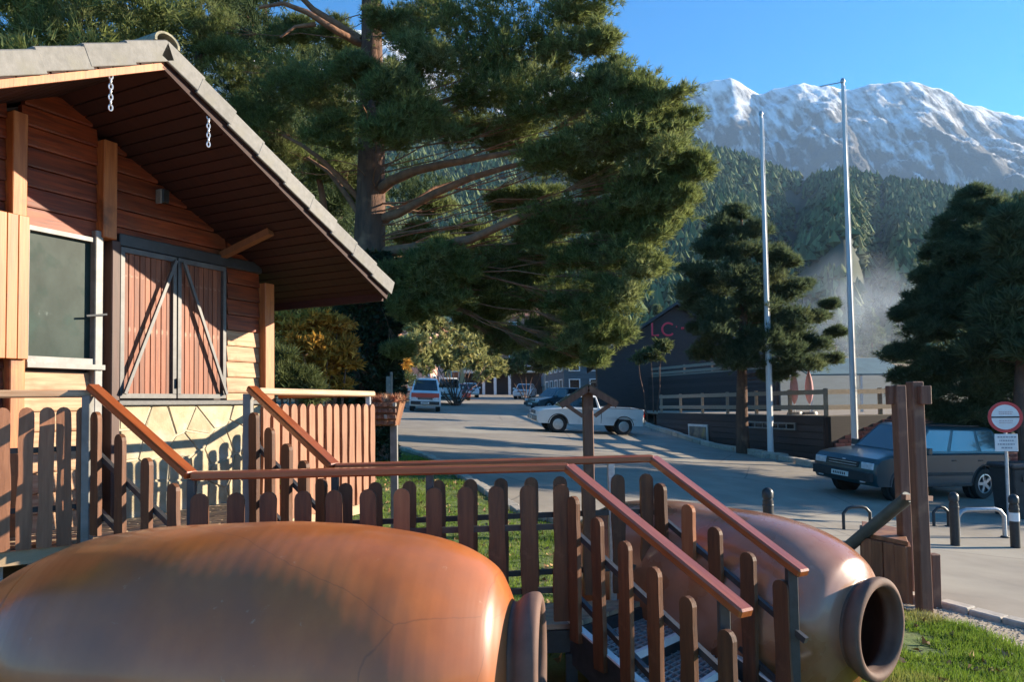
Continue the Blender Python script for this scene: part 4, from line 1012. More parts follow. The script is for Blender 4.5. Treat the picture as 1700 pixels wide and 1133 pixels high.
b.add([v3(p, zz) for zz in (-.62, -.53) for p in pl], [tuple(range(5, -1, -1)), tuple(range(6, 12))] + [(i, (i + 1) % 6, 6 + (i + 1) % 6, 6 + i) for i in range(6)]); b.build('terrace_floor', M_fence, tr_)
wallseg(UA, UB, -.53, 1.62, .25, M_wdark, 'upper_wall'); wallseg(UB, UC, -.53, 1.62, .25, M_w_slate, 'upper_wall')
boards(UA, UB, -.5, 1.55, 9, M_wdark, 'wall_board', .17)
b = MB(); pl = [UA, UB, UC, Vector((22.5, 60)), Vector((6.2, 60))]; 
b.add([v3(p, zz) for zz in (1.62, 1.72) for p in pl], [tuple(range(4, -1, -1)), tuple(range(5, 10))] + [(i, (i + 1) % 5, 5 + (i + 1) % 5, 5 + i) for i in range(5)]); b.build('terrace_floor', M_fence, tr_)
# vent strip and framed poster on the lower wall
def on_seg(px, py, a, b_):
    d = CR.to_3x3() @ Vector(((px - 850) / FPX, (620 - py) / FPX, -1)); e = b_ - a; n = Vector((e.y, -e.x))
    k = a.dot(n) / (d.x * n.x + d.y * n.y); return d * k
def panel(p0, p1, a, b_, off, th, m, name, parent, inner=None, mi=None, fr=.06):
    q0 = on_seg(*p0, a, b_); q1 = on_seg(*p1, a, b_); d = (b_ - a).normalized(); n = Vector((d.y, -d.x))
    if n.dot(-a) < 0: n = -n
    z0, z1 = min(q0.z, q1.z), max(q0.z, q1.z); s0 = Vector((q0.x, q0.y)) + n * off; s1 = Vector((q1.x, q1.y)) + n * off
    f = MB()
    if fr:
        f.bar(v3(s0, z1 - fr / 2), v3(s1, z1 - fr / 2), th, fr); f.bar(v3(s0, z0 + fr / 2), v3(s1, z0 + fr / 2), th, fr)
        dd = (s1 - s0).normalized()
        for s in (s0 + dd * fr / 2, s1 - dd * fr / 2): f.bar(v3(s, z0 + fr + .001), v3(s, z1 - fr - .001), fr, th)
    o = f.build(name, m, parent)
    w = MB(); w.bar(v3(s0, (z0 + z1) / 2), v3(s1, (z0 + z1) / 2), th * .5, (z1 - z0) * .97); w.build(inner, mi, o)
    return s0, s1, z0, z1, o
M_poster = mat('faded_poster_print', (.30, .26, .20), (.06, .07, .08), .6, (2.2, 2.2, 2.2), 5, 0, c3=(.40, .30, .12), s3=2.4)
panel((1151, 704), (1184, 738), TA, TB, .24, .06, M_white, 'poster_frame', tr_, 'poster', M_poster, .10)
s0, s1, z0, z1, vf = panel((1240, 699), (1331, 715), TA, TB, .24, .06, M_gray, 'vent_window', tr_, 'pane', M_glass, .06)
for k in range(1, 7):
    b = MB(); p = s0.lerp(s1, k / 7); b.bar(v3(p, z0 + .05), v3(p, z1 - .05), .05, .07); b.build('mullion', M_gray, vf)
# rail fences along both terraces
def rail_fence(label, segs, z0, hs, step, parent_name='rail_fence', m=M_fence):
    root = empty(parent_name, v3(segs[0][0], z0)); tag(root, label, 'fence')
    for a, b_ in segs:
        n = max(1, int((b_ - a).length / step))
        for i in range(n):
            p = a.lerp(b_, i / n); q = a.lerp(b_, (i + 1) / n)
            for h in hs:
                w = MB(); w.bar(v3(p, z0 + h), v3(q, z0 + h), .06, .16); w.build('rail', m, root)
            w = MB(); nn = (b_ - a).normalized(); o = p + Vector((-nn.y, nn.x)) * .08; w.bar(v3(o, z0), v3(o, z0 + hs[-1] + .12), .11, .11); w.build('fence_post', m, root)
    return root
rail_fence('weathered rail fence along the lower terrace edge behind the flagpoles', [(TA, TB), (TB, TC + Vector((1.4, .5)))], -.53, (.27, .79), 2.2)
rail_fence('upper rail fence on top of the dark terrace wall, behind the middle pine', [(UA, UB), (UB, UC)], 1.72, (.12, .42), 2.6)
# red paved bank right of the terrace
bk = empty('brick_bank', (12.6, 24.2, g(12.6, 24.2))); tag(bk, 'sloping bank of red brick courses between the terrace wall and the right hand pine', 'bank')
for r_ in range(14):
    for c_ in range(18):
        x0 = 10.75 + c_ * .32 + (.16 if r_ % 2 else 0); zz = -2.25 + r_ * .125; yy = 23.7 + r_ * .13
        if r_ == 0 and c_ == 0:
            b = MB(); b.box((0, 0, 0), (.30, .17, .11)); bkm = b.mesh('brick', M_brick)
        put(bkm, 'brick', bk, Matrix.Translation((x0, yy + rnd.uniform(-.01, .01), zz)))
b = MB(); b.add([(10.6, 23.72, -2.8), (16.8, 23.72, -2.8), (16.8, 25.6, -.58), (10.6, 25.6, -.58), (10.6, 26.2, -2.8), (16.8, 26.2, -2.8)], [(0, 1, 2, 3), (0, 3, 4), (1, 5, 2), (3, 2, 5, 4), (0, 4, 5, 1)]); b.build('bank_core', mat('dark_red_mortar', (.17, .08, .07), (.12, .06, .05), .9, (8, 8, 8), 6, .3), bk)
# glazed canopy and folded parasols on the terrace
cn = empty('terrace_canopy', (14.5, 32, -.53)); tag(cn, 'teal cloth canopy on posts beside the smoke, above the lower terrace', 'canopy')
b = MB(); cz = 1.05; b.add([(12.1, 30.2, cz), (17.0, 31.2, cz), (16.4, 33.2, cz + .8), (11.8, 32.4, cz + .8), (12.1, 30.2, cz - .06), (17.0, 31.2, cz - .06), (16.4, 33.2, cz + .74), (11.8, 32.4, cz + .74)],
            [(0, 1, 2, 3), (7, 6, 5, 4), (0, 4, 5, 1), (1, 5, 6, 2), (2, 6, 7, 3), (3, 7, 4, 0)]); b.build('cloth', M_canopy, cn)
for x, y in ((12.2, 30.3), (14.5, 30.8), (16.9, 31.3)):
    b = MB(); b.bar((x, y, -.53), (x, y, cz - .03), .09, .09); b.build('canopy_post', M_white, cn)
for px_, lab in ((1318, 'left one of two folded pink parasols on the lower terrace'), (1343, 'right one of two folded pink parasols on the lower terrace')):
    p = at(px_, 640, 27.0); root = empty('folded_parasol', (p.x, p.y, -.53)); tag(root, lab, 'parasol', 'folded pink parasols')
    b = MB(); b.tube([(p.x, p.y, -.53), (p.x, p.y, 1.2)], .025, 8); b.build('pole', M_white, root)
    b = MB(); prof = []
    for i in range(9): t = i / 8; prof.append((.02 + .15 * math.sin(math.pi * min(1, t * 1.1)) ** .7 * (1 - .3 * t), t * 1.3))
    b.lathe(prof, Matrix.Translation((p.x, p.y, -.15)), 10); b.build('folded_cloth', M_pinkc, root, 40)
    b = MB(); b.lathe([(0, .1), (.25, .1), (.28, 0), (0, 0)], Matrix.Translation((p.x, p.y, -.53)), 16); b.build('base', M_gray, root, 30)
# dark hall with red letters behind
hx, hy = xy(1120, 50); hz = g(hx, hy)
hall = empty('dark_hall', (hx, hy, hz)); tag(hall, 'dark gabled hall behind the big pine carrying a sign of red letters', 'hall')
M = Matrix.Translation((hx, hy, hz)) @ Matrix.Rotation(R(-6), 4, 'Z')
b = MB(); w2, dd, h1, h2 = 5.2, 10, 3.6, 7.0
b.add([(-w2, -2, -1), (w2, -2, -1), (w2, dd, -1), (-w2, dd, -1), (-w2, -2, h1), (w2, -2, h1), (w2, dd, h1), (-w2, dd, h1), (0, -2, h2), (0, dd, h2)],
      [(0, 1, 5, 8, 4), (1, 2, 6, 5), (2, 3, 7, 9, 6), (3, 0, 4, 7), (0, 3, 2, 1), (4, 8, 9, 7), (5, 6, 9, 8)])
put(b.mesh('wall', M_wdark), 'wall', hall, M)
b = MB(); b.add([(-w2 - .7, -2.5, h1 - .4), (0, -2.5, h2 + .08), (w2 + .7, -2.5, h1 - .4), (-w2 - .7, dd, h1 - .4), (0, dd, h2 + .08), (w2 + .7, dd, h1 - .4),
                 (-w2 - .7, -2.5, h1 - .2), (0, -2.5, h2 + .28), (w2 + .7, -2.5, h1 - .2), (-w2 - .7, dd, h1 - .2), (0, dd, h2 + .28), (w2 + .7, dd, h1 - .2)],
                [(0, 3, 4, 1), (1, 4, 5, 2), (6, 7, 10, 9), (7, 8, 11, 10), (0, 1, 7, 6), (1, 2, 8, 7), (0, 6, 9, 3), (2, 5, 11, 8)])
put(b.mesh('roof', mat('slate_roof', (.04, .045, .05), (.06, .062, .065), .8, (6, 6, 6), 6, .3)), 'roof', hall, M)
Sg = at(1108, 547, 47.4)
sg = empty('letter_sign', Sg); tag(sg, 'red letters LC with a raised dot fixed on the dark hall', 'sign')
def arc(cx, cz, r, a0, a1, n): return [Vector((cx + r * math.cos(R(a0 + (a1 - a0) * i / n)), 0, cz + r * math.sin(R(a0 + (a1 - a0) * i / n)))) for i in range(n + 1)]
b = MB(); b.tube([p + Vector((Sg.x, Sg.y, Sg.z)) for p in arc(.06, 0, .40, 45, 315, 14)], .065, 6); b.build('letter_c', M_redlet, sg)
b = MB(); q = Vector((Sg.x - .98, Sg.y, Sg.z)); b.tube([q + Vector((0, 0, .42)), q + Vector((0, 0, -.38)), q + Vector((.42, 0, -.38))], .065, 6); b.build('letter_l', M_redlet, sg)
b = MB(); q = Vector((Sg.x + .98, Sg.y, Sg.z + .05)); b.tube([q + Vector((-.09, 0, 0)), q + Vector((.09, 0, 0))], .08, 6); b.tube([q + Vector((-.42, 0, .1)), q + Vector((-.36, 0, .1))], .05, 6); b.build('dot', M_redlet, sg)

# ------------------------------------------------------------------ street furniture
def flagpole(px, Y, py_top, label, arm):
    base = at(px, 700, Y); zt = at(px - (755 - py_top) * .034, py_top, Y).z; z = g(base.x, base.y)
    root = empty('flagpole', (base.x, base.y, z)); tag(root, label, 'flagpole', 'bare white flagpoles')
    b = MB(); n = 10; b.tube([(base.x, base.y, z + (zt - z) * i / n) for i in range(n + 1)], [.105 - .055 * i / n for i in range(n + 1)], 14); b.build('pole', M_pole, root, 50)
    b = MB(); b.box((base.x, base.y, z + .06), (.9, .9, .22)); b.build('footing', M_kerb, root, None, .02)
    b = MB(); b.lathe([(0, .16), (.06, .12), (.075, .04), (.05, -.03), (0, -.03)], Matrix.Translation((base.x, base.y, zt)), 12); b.build('finial', M_galv, root, 60)
    if arm:
        b = MB(); b.tube([(base.x, base.y, zt + .02), (base.x - .45, base.y, zt - .06), (base.x - .75, base.y, zt - .12)], .018, 6); b.build('halyard_arm', M_galv, root)
    b = MB(); b.tube([(base.x + .11, base.y - .03, z + 1.2), (base.x + .07, base.y - .03, zt - .1)], .008, 5); b.build('halyard', M_white, root)
flagpole(1278, 25.6, 191, 'shorter bare white flagpole, left of the pair, beside the middle pine', False)
flagpole(1418, 23.6, 137, 'taller bare white flagpole, right of the pair, with a small arm at its tip', True)
def bollard(px, Y, label, band=False):
    p = at(px, 700, Y); z = g(p.x, p.y) + .02; root = empty('bollard', (p.x, p.y, z)); tag(root, label, 'bollard', 'black cast iron bollards')
    h = .86
    prof = [(.072, -.05), (.072, h * .80), (.062, h * .805), (.062, h * .83), (.074, h * .84), (.076, h * .93), (.06, h * .97), (.03, h), (0, h + .005)]
    b = MB(); b.lathe(prof, Matrix.Translation((p.x, p.y, z)), 18); b.build('body', M_black, root, 35)
    b = MB(); b.lathe([(.075, h * .70), (.078, h * .71), (.078, h * .725), (.075, h * .735)], Matrix.Translation((p.x, p.y, z)), 18); b.build('ring', M_black, root, 35)
    if band:
        b = MB(); b.lathe([(.0735, h * .50), (.0755, h * .50), (.0755, h * .66), (.0735, h * .66)], Matrix.Translation((p.x, p.y, z)), 18); b.build('reflective_band', M_white, root, 35)
bollard(1578, 12.1, 'plain black bollard at the road edge between the timber posts and the sign')
bollard(1677, 12.1, 'black bollard with a white reflective band at the right edge of the road', True)
bollard(1271, 10.3, 'single black bollard whose knob shows just above the right hand clay jar')
def hoop(x, y, w, h, rz, label, r_=.028):
    z = g(x, y); root = empty('parking_hoop', (x, y, z)); tag(root, label, 'parking hoop', 'low metal parking hoops')
    dx, dy = math.cos(rz), math.sin(rz); pts = [(-w / 2, -.05), (-w / 2, h * .75), (-w / 2 + .08, h * .95), (-w / 2 + .16, h), (w / 2 - .16, h), (w / 2 - .08, h * .95), (w / 2, h * .75), (w / 2, -.05)]
    b = MB(); b.tube([(x + u * dx, y + u * dy, z + v) for u, v in pts], r_, 8); b.build('tube', M_galv if r_ > .03 else M_black, root, 60)
    for u in (-w / 2, w / 2):
        b = MB(); b.lathe([(0, .03), (.06, .03), (.07, .02), (.07, 0)], Matrix.Translation((x + u * dx, y + u * dy, z + .0)), 10); b.build('foot', M_black, root)
p = at(1622, 700, 13.0); hoop(p.x, p.y, .85, .50, R(4), 'gray metal hoop between the two roadside bollards', .036)
p = at(1417, 700, 13.0); hoop(p.x, p.y, .50, .42, R(8), 'thin black hoop in front of the dark off-roader, left of the timber posts')
p = at(1556, 700, 14.0); hoop(p.x, p.y, .30, .38, R(8), 'narrow black hoop right behind the timber posts')
# prohibition sign
p = at(1668, 700, 14.6); z = g(p.x, p.y); ctr = at(1666, 693, 14.6)
sn = empty('road_sign', (p.x, p.y, z)); tag(sn, 'round red ringed road sign with a rectangular plate below on a post', 'road sign')
b = MB(); b.tube([(p.x, p.y, z - .1), (p.x, p.y, ctr.z + .28)], .032, 10); b.build('post', M_galv, sn, 50)
SF = frame(Vector((p.x - .02, p.y - .05, ctr.z)), Vector((1, 0, 0)).normalized(), Vector((0, 0, 1)), Vector((0, -1, 0))) @ Matrix.Rotation(R(-14), 4, 'Y')
def disc(r_, z0, z1, m, name, n=40):
    b = MB(); b.lathe([(0, z0), (r_, z0), (r_, z1), (0, z1)], Matrix.Identity(4), n); return put(b.mesh(name, m, 30), name, sn, SF)
rs = .305
disc(rs, -.012, .0, M_gray, 'back_plate')
b = MB(); b.lathe([(rs, 0), (rs, .006), (rs * .80, .006), (rs * .80, 0)], Matrix.Identity(4), 40); put(b.mesh('red_ring', M_redsign, 30), 'red_ring', sn, SF)
fd = disc(rs * .80, .0005, .004, M_white, 'face')
b = MB(); b.box((0, 0, .006), (rs * 1.60, .028, .005)); put(b.mesh('bar', M_ink), 'bar', sn, SF)
def text(body, name, m, parent, M, size):
    cu = bpy.data.curves.new(name, 'FONT'); cu.body = body; cu.size = size; cu.align_x = 'CENTER'; cu.align_y = 'CENTER'; cu.extrude = .0012; cu.resolution_u = 2
    o = bpy.data.objects.new('tmp', cu); C.objects.link(o); dg = bpy.context.evaluated_depsgraph_get()
    me = bpy.data.meshes.new_from_object(o.evaluated_get(dg)); bpy.data.objects.remove(o); me.materials.clear(); me.materials.append(m); me.name = name
    return put(me, name, parent, M)
PF = SF @ Matrix.Translation((0.0, -.50, 0)); b = MB(); b.box((0, 0, 0), (.40, .34, .012)); pl_ = put(b.mesh('plate', M_white, None, .003), 'plate', sn, PF)
b = MB()
for k in range(4):
    w_ = (.30, .24, .30, .18)[k]; 
    x_ = -w_ / 2
    while x_ < w_ / 2:
        ww = rnd.uniform(.015, .05); b.box((x_ + ww / 2, .11 - k * .07, .008), (ww, .028, .003)); x_ += ww + .012
put(b.mesh('print', mat('gray_print', (.30, .31, .34), None, .6)), 'print', pl_, PF)
b = MB()
for yy in (.10, .065, -.07, -.11):
    x_ = -.11
    while x_ < .11:
        ww = rnd.uniform(.012, .035); b.box((x_ + ww / 2, yy, .006), (ww, .018, .003)); x_ += ww + .010
put(b.mesh('print', mat('pink_gray_print', (.52, .38, .38), None, .6)), 'print', fd, SF)
# litter bin behind the sign
p = at(1690, 700, 15.6); z = g(p.x, p.y); lb = empty('litter_bin', (p.x, p.y, z)); tag(lb, 'dark litter bin standing in shade behind the road sign', 'bin')
b = MB(); b.add([(p.x + a * s, p.y + c_ * s, z + hh) for s, hh in ((.34, 0), (.40, 1.05)) for a, c_ in ((-1, -1), (1, -1), (1, 1), (-1, 1))], [(3, 2, 1, 0), (4, 5, 6, 7), (0, 1, 5, 4), (1, 2, 6, 5), (2, 3, 7, 6), (3, 0, 4, 7)]); b.build('body', M_trim, lb, None, .02)
b = MB(); b.box((p.x, p.y, z + 1.10), (.88, .88, .10)); b.build('lid', M_steel, lb, None, .03)
b = MB(); b.box((p.x, p.y - .39, z + .86), (.46, .05, .14)); b.build('slot', M_black, lb)

# timber frame with slab box and dark brace
tz = g(3.9, 7.4)
tf = empty('timber_frame', (3.9, 7.6, tz)); tag(tf, 'two tall rough capped timber posts with a slab box beside the mauve jar', 'timber frame')
def px_post(pt, pb, Y, w, m, name, ybase=None):
    a = at(*pt, Y); b_ = at(*pb, ybase or Y); mb = MB(); L_ = (a - b_).length
    mb.box((0, 0, 0), (w, w * .9, L_)); me = mb.mesh(name, m, None, .008)
    zc = (a - b_).normalized(); X = Vector((1, .15, 0)); X = (X - zc * X.dot(zc)).normalized(); put(me, name, tf, frame((a + b_) / 2, X, zc.cross(X), zc))
px_post((1491, 640), (1506, 990), 7.7, .112, M_wood_post, 'post'); px_post((1518, 634), (1536, 1047), 7.1, .118, M_wood_post, 'post')
px_post((1549, 920), (1552, 1038), 7.3, .10, M_wood_post, 'short_post')
for pxx, Y in ((1480, 7.72), (1534, 7.02)):
    a = at(pxx, 641, Y); b_ = at(pxx + 1, 672, Y); mb = MB(); mb.bar(b_, a, .075, .10); mb.build('cap_block', M_wood_post, tf, None, .006)
a = at(1508, 826, 7.35); b_ = at(1415, 903, 8.0); mb = MB(); mb.tube([b_ + (b_ - a) * .1, a], .062, 14); mb.build('brace_pole', mat('gray_green_pole', (.10, .115, .10), (.07, .08, .072), .5, (9, 9, 9), 5, .2), tf, 50)
a = at(1500, 826, 7.3); b_ = at(1545, 828, 7.5); mb = MB(); mb.bar(a, b_, .05, .05); mb.build('peg', M_wood_post, tf)
# box of vertical slabs
bx0 = at(1432, 908, 7.9); bx1 = at(1508, 908, 7.35); zt_ = bx1.z; nsl = 4
d_ = Vector((bx1.x - bx0.x, bx1.y - bx0.y)); 
for k in range(nsl):
    a = Vector((bx0.x, bx0.y)) + d_ * (k + .03) / nsl; b_ = Vector((bx0.x, bx0.y)) + d_ * (k + .97) / nsl
    mb = MB(); L_ = (b_ - a).length; mb.box((0, 0, 0), (L_, .06, zt_ + 2.2)); X = Vector((d_.x, d_.y, 0)).normalized()
    put(mb.mesh('slab', M_box, None, .008), 'slab', tf, frame(v3((a + b_) / 2, (zt_ - 2.2) / 2) + Vector((0, .01 * (k % 2), rnd.uniform(-.01, .0))), X, Vector((-X.y, X.x, 0)), UP))
e0 = Vector((bx1.x, bx1.y)); e1 = e0 + Vector((.35, .75)); e2 = Vector((bx0.x, bx0.y)) + Vector((.35, .75))
for a, b_ in ((e0, e1), (e1, e2), (e2, Vector((bx0.x, bx0.y)))):
    for k in range(3):
        p_, q_ = a.lerp(b_, (k + .03) / 3), a.lerp(b_, (k + .97) / 3); mb = MB(); mb.bar(v3((p_ + q_) / 2, -2.25), v3((p_ + q_) / 2, zt_ - .004), (q_ - p_).length * .96, .05, Vector((-(b_ - a).y, (b_ - a).x, 0)).normalized()); mb.build('slab', M_box, tf)
mb = MB(); mb.add([v3(q, zt_ + hh) for hh in (.0, .045) for q in (Vector((bx0.x, bx0.y)), e0, e1, e2)], [(3, 2, 1, 0), (4, 5, 6, 7), (0, 1, 5, 4), (1, 2, 6, 5), (2, 3, 7, 6), (3, 0, 4, 7)]); mb.build('lid', M_box, tf, None, .005)

# little roofed post by the rail
pc = at(976, 700, 9.6); z = g(pc.x, pc.y); pt_ = at(972, 640, 9.6).z
rp = empty('roofed_post', (pc.x, pc.y, z)); tag(rp, 'timber post with a small gabled roof and diagonal struts before the white pickup', 'post')
mb = MB(); mb.bar((pc.x, pc.y, z - .1), (pc.x, pc.y, pt_ - .04), .15, .13); mb.build('post', M_wood_post, rp, None, .008)
for s in (-1, 1):
    mb = MB(); mb.bar((pc.x + s * .0, pc.y - .0, pt_ + .0), (pc.x + s * .37, pc.y, pt_ - .23), .34, .03, UP); rb = mb.build('roof_board', mat('mossy_roof_board', (.13, .10, .05), (.09, .055, .035), .85, (9, 9, 9), 6, .4), rp)
    mb = MB(); mb.bar((pc.x + s * .0, pc.y - .165, pt_ - .045), (pc.x + s * .36, pc.y - .165, pt_ - .265), .035, .075, UP); mb.build('roof_fascia', M_wood_post, rp)
    mb = MB(); mb.bar((pc.x + s * .30, pc.y - .12, pt_ - .24), (pc.x + s * .075, pc.y - .12, pt_ - .40), .04, .05, UP); mb.build('strut', M_wood_post, rp)
# planter box of bark and stones with dry geraniums at the end of the deck
ps = Vector((R1.x + .13, R1.y + .35)); 
pb = empty('flower_trough', v3(ps, DECK)); tag(pb, 'rustic stone clad trough of dried red flowers at the end of the deck', 'planter')
T0 = at(617, 668, 7.6); T1 = at(664, 668, 7.6); T0b = at(617, 708, 7.6)
mb = MB(); mb.add([(T0.x, 7.6, T0.z), (T1.x, 7.6, T0.z), (T1.x, 8.0, T0.z), (T0.x, 8.0, T0.z), (T0.x + .02, 7.64, T0b.z), (T1.x - .06, 7.64, T0b.z), (T1.x - .06, 7.96, T0b.z), (T0.x + .02, 7.96, T0b.z)], [(0, 1, 2, 3), (7, 6, 5, 4), (0, 4, 5, 1), (1, 5, 6, 2), (2, 6, 7, 3), (3, 7, 4, 0)])
mb.build('trough', M_box, pb)
for i in range(8):
    for j in range(4):
        u = (i + .5) / 8; x = T0.x + .01 + (T1.x - T0.x - .05) * u; zz = T0b.z + (j + .5) / 4 * (T0.z - T0b.z); s = .021
        mb = MB(); vs = [(rnd.uniform(.6, 1) * s * a, rnd.uniform(.5, 1) * s * b_, rnd.uniform(.7, 1.2) * s * c_) for a in (-1, 1) for b_ in (-1, 1) for c_ in (-1, 1)]
        mb.add(vs, [(0, 1, 3, 2), (4, 6, 7, 5), (0, 4, 5, 1), (2, 3, 7, 6), (0, 2, 6, 4), (1, 5, 7, 3)]); put(mb.mesh('cladding_stone', rnd.choice([M_kerb, M_box, M_wood_post]), None, .004), 'cladding_stone', pb, Matrix.Translation((x, 7.6 - .01, zz)))
mb = MB(); xm = (T0.x + T1.x) / 2 + .05; zb_ = g(xm, 7.8); mb.bar((xm, 7.8, zb_ - .05), (xm, 7.8, T0b.z - .0), .07, .07); mb.build('leg', M_gray, pb)
cc = np.array([[T0.x + (T1.x - T0.x) * rng.random(), 7.62 + .34 * rng.random(), T0.z + .02 * rng.random()] for _ in range(150)])
V = blades(cc, np.tile([[0, -.1, 1.]], (150, 1)), 7, .075, .014, .9) - np.array(v3(ps, DECK)); put(tri_mesh('dry_flowers', V, M_flower), 'dry_flowers', pb, wm(pb))
# thin lamp-like post left of the road and low brown fence by the shrub
p = at(650, 700, 15.0); z = g(p.x, p.y); tp_ = empty('marker_post', (p.x, p.y, z)); tag(tp_, 'thin pale post standing on the grass right beside the ivy covered trunk', 'post')
mb = MB(); mb.tube([(p.x, p.y, z - .1), (p.x, p.y, at(650, 618, 15).z)], .032, 8); mb.build('shaft', M_gray, tp_, 50)
mb = MB(); mb.box((p.x - .04, p.y - .04, at(648, 640, 15).z), (.11, .08, .36)); mb.build('meter_box', M_gray, tp_, None, .01)
fr0 = Vector((-5.6, 17.5)); fr1 = Vector((-3.0, 18.2))
bf = empty('garden_fence', v3(fr0, g(fr0.x, fr0.y))); tag(bf, 'low brown board fence behind the far deck railing, under the autumn shrub', 'fence')
nb_ = 24
for k in range(nb_):
    p_ = fr0.lerp(fr1, (k + .5) / nb_); mb = MB(); zz = g(p_.x, p_.y)
    if k == 0: fm_ = MB().box((0, 0, 0), (.10, .025, .95)).mesh('fence_board', mat('brown_fence_board', (.13, .065, .045), (.09, .045, .03), .8, (20, 20, 3), 6, .3, rand=.3))
    put(fm_, 'fence_board', bf, Matrix.Translation((p_.x, p_.y, zz + .50)))
for hh in (.25, .8):
    mb = MB(); mb.bar(v3(fr0, g(*fr0) + hh) + Vector((0, .03, 0)), v3(fr1, g(*fr1) + hh) + Vector((0, .03, 0)), .04, .07); mb.build('fence_rail', M_wood_post, bf)

# ------------------------------------------------------------------ vehicles
def loft(sections, m, name, parent, smooth=28):
    b = MB(); n = len(sections[0])
    vs = [p for s in sections for p in s]; fs = [tuple(range(n - 1, -1, -1)), tuple((len(sections) - 1) * n + i for i in range(n))]
    for k in range(len(sections) - 1):
        for i in range(n): fs.append((k * n + i, k * n + (i + 1) % n, (k + 1) * n + (i + 1) % n, (k + 1) * n + i))
    b.add(vs, fs); me = bpy.data.meshes.new(name); me.from_pydata(b.v, [], b.f); bm = bmesh.new(); bm.from_mesh(me)
    bmesh.ops.recalc_face_normals(bm, faces=bm.faces); bmesh.ops.triangulate(bm, faces=[f for f in bm.faces if len(f.verts) > 4]); bm.to_mesh(me); bm.free()
    me.materials.append(m); me.polygons.foreach_set('use_smooth', [True] * len(me.polygons)); me.set_sharp_from_angle(angle=R(smooth)); me.update()
    return put(me, name, parent, wm(parent))
def arch(cx, cz, r, z0, n=9):
    a0 = math.asin(max(-1, min(1, (z0 - cz) / r))); return [(cx + r * math.cos(a0 + (math.pi - 2 * a0) * i / n), cz + r * math.sin(a0 + (math.pi - 2 * a0) * i / n)) for i in range(n + 1)]
def bil3(q, u, v):
    a, b, c, d = [Vector(p) for p in q]; return (a.lerp(b, u)).lerp(d.lerp(c, u), v)
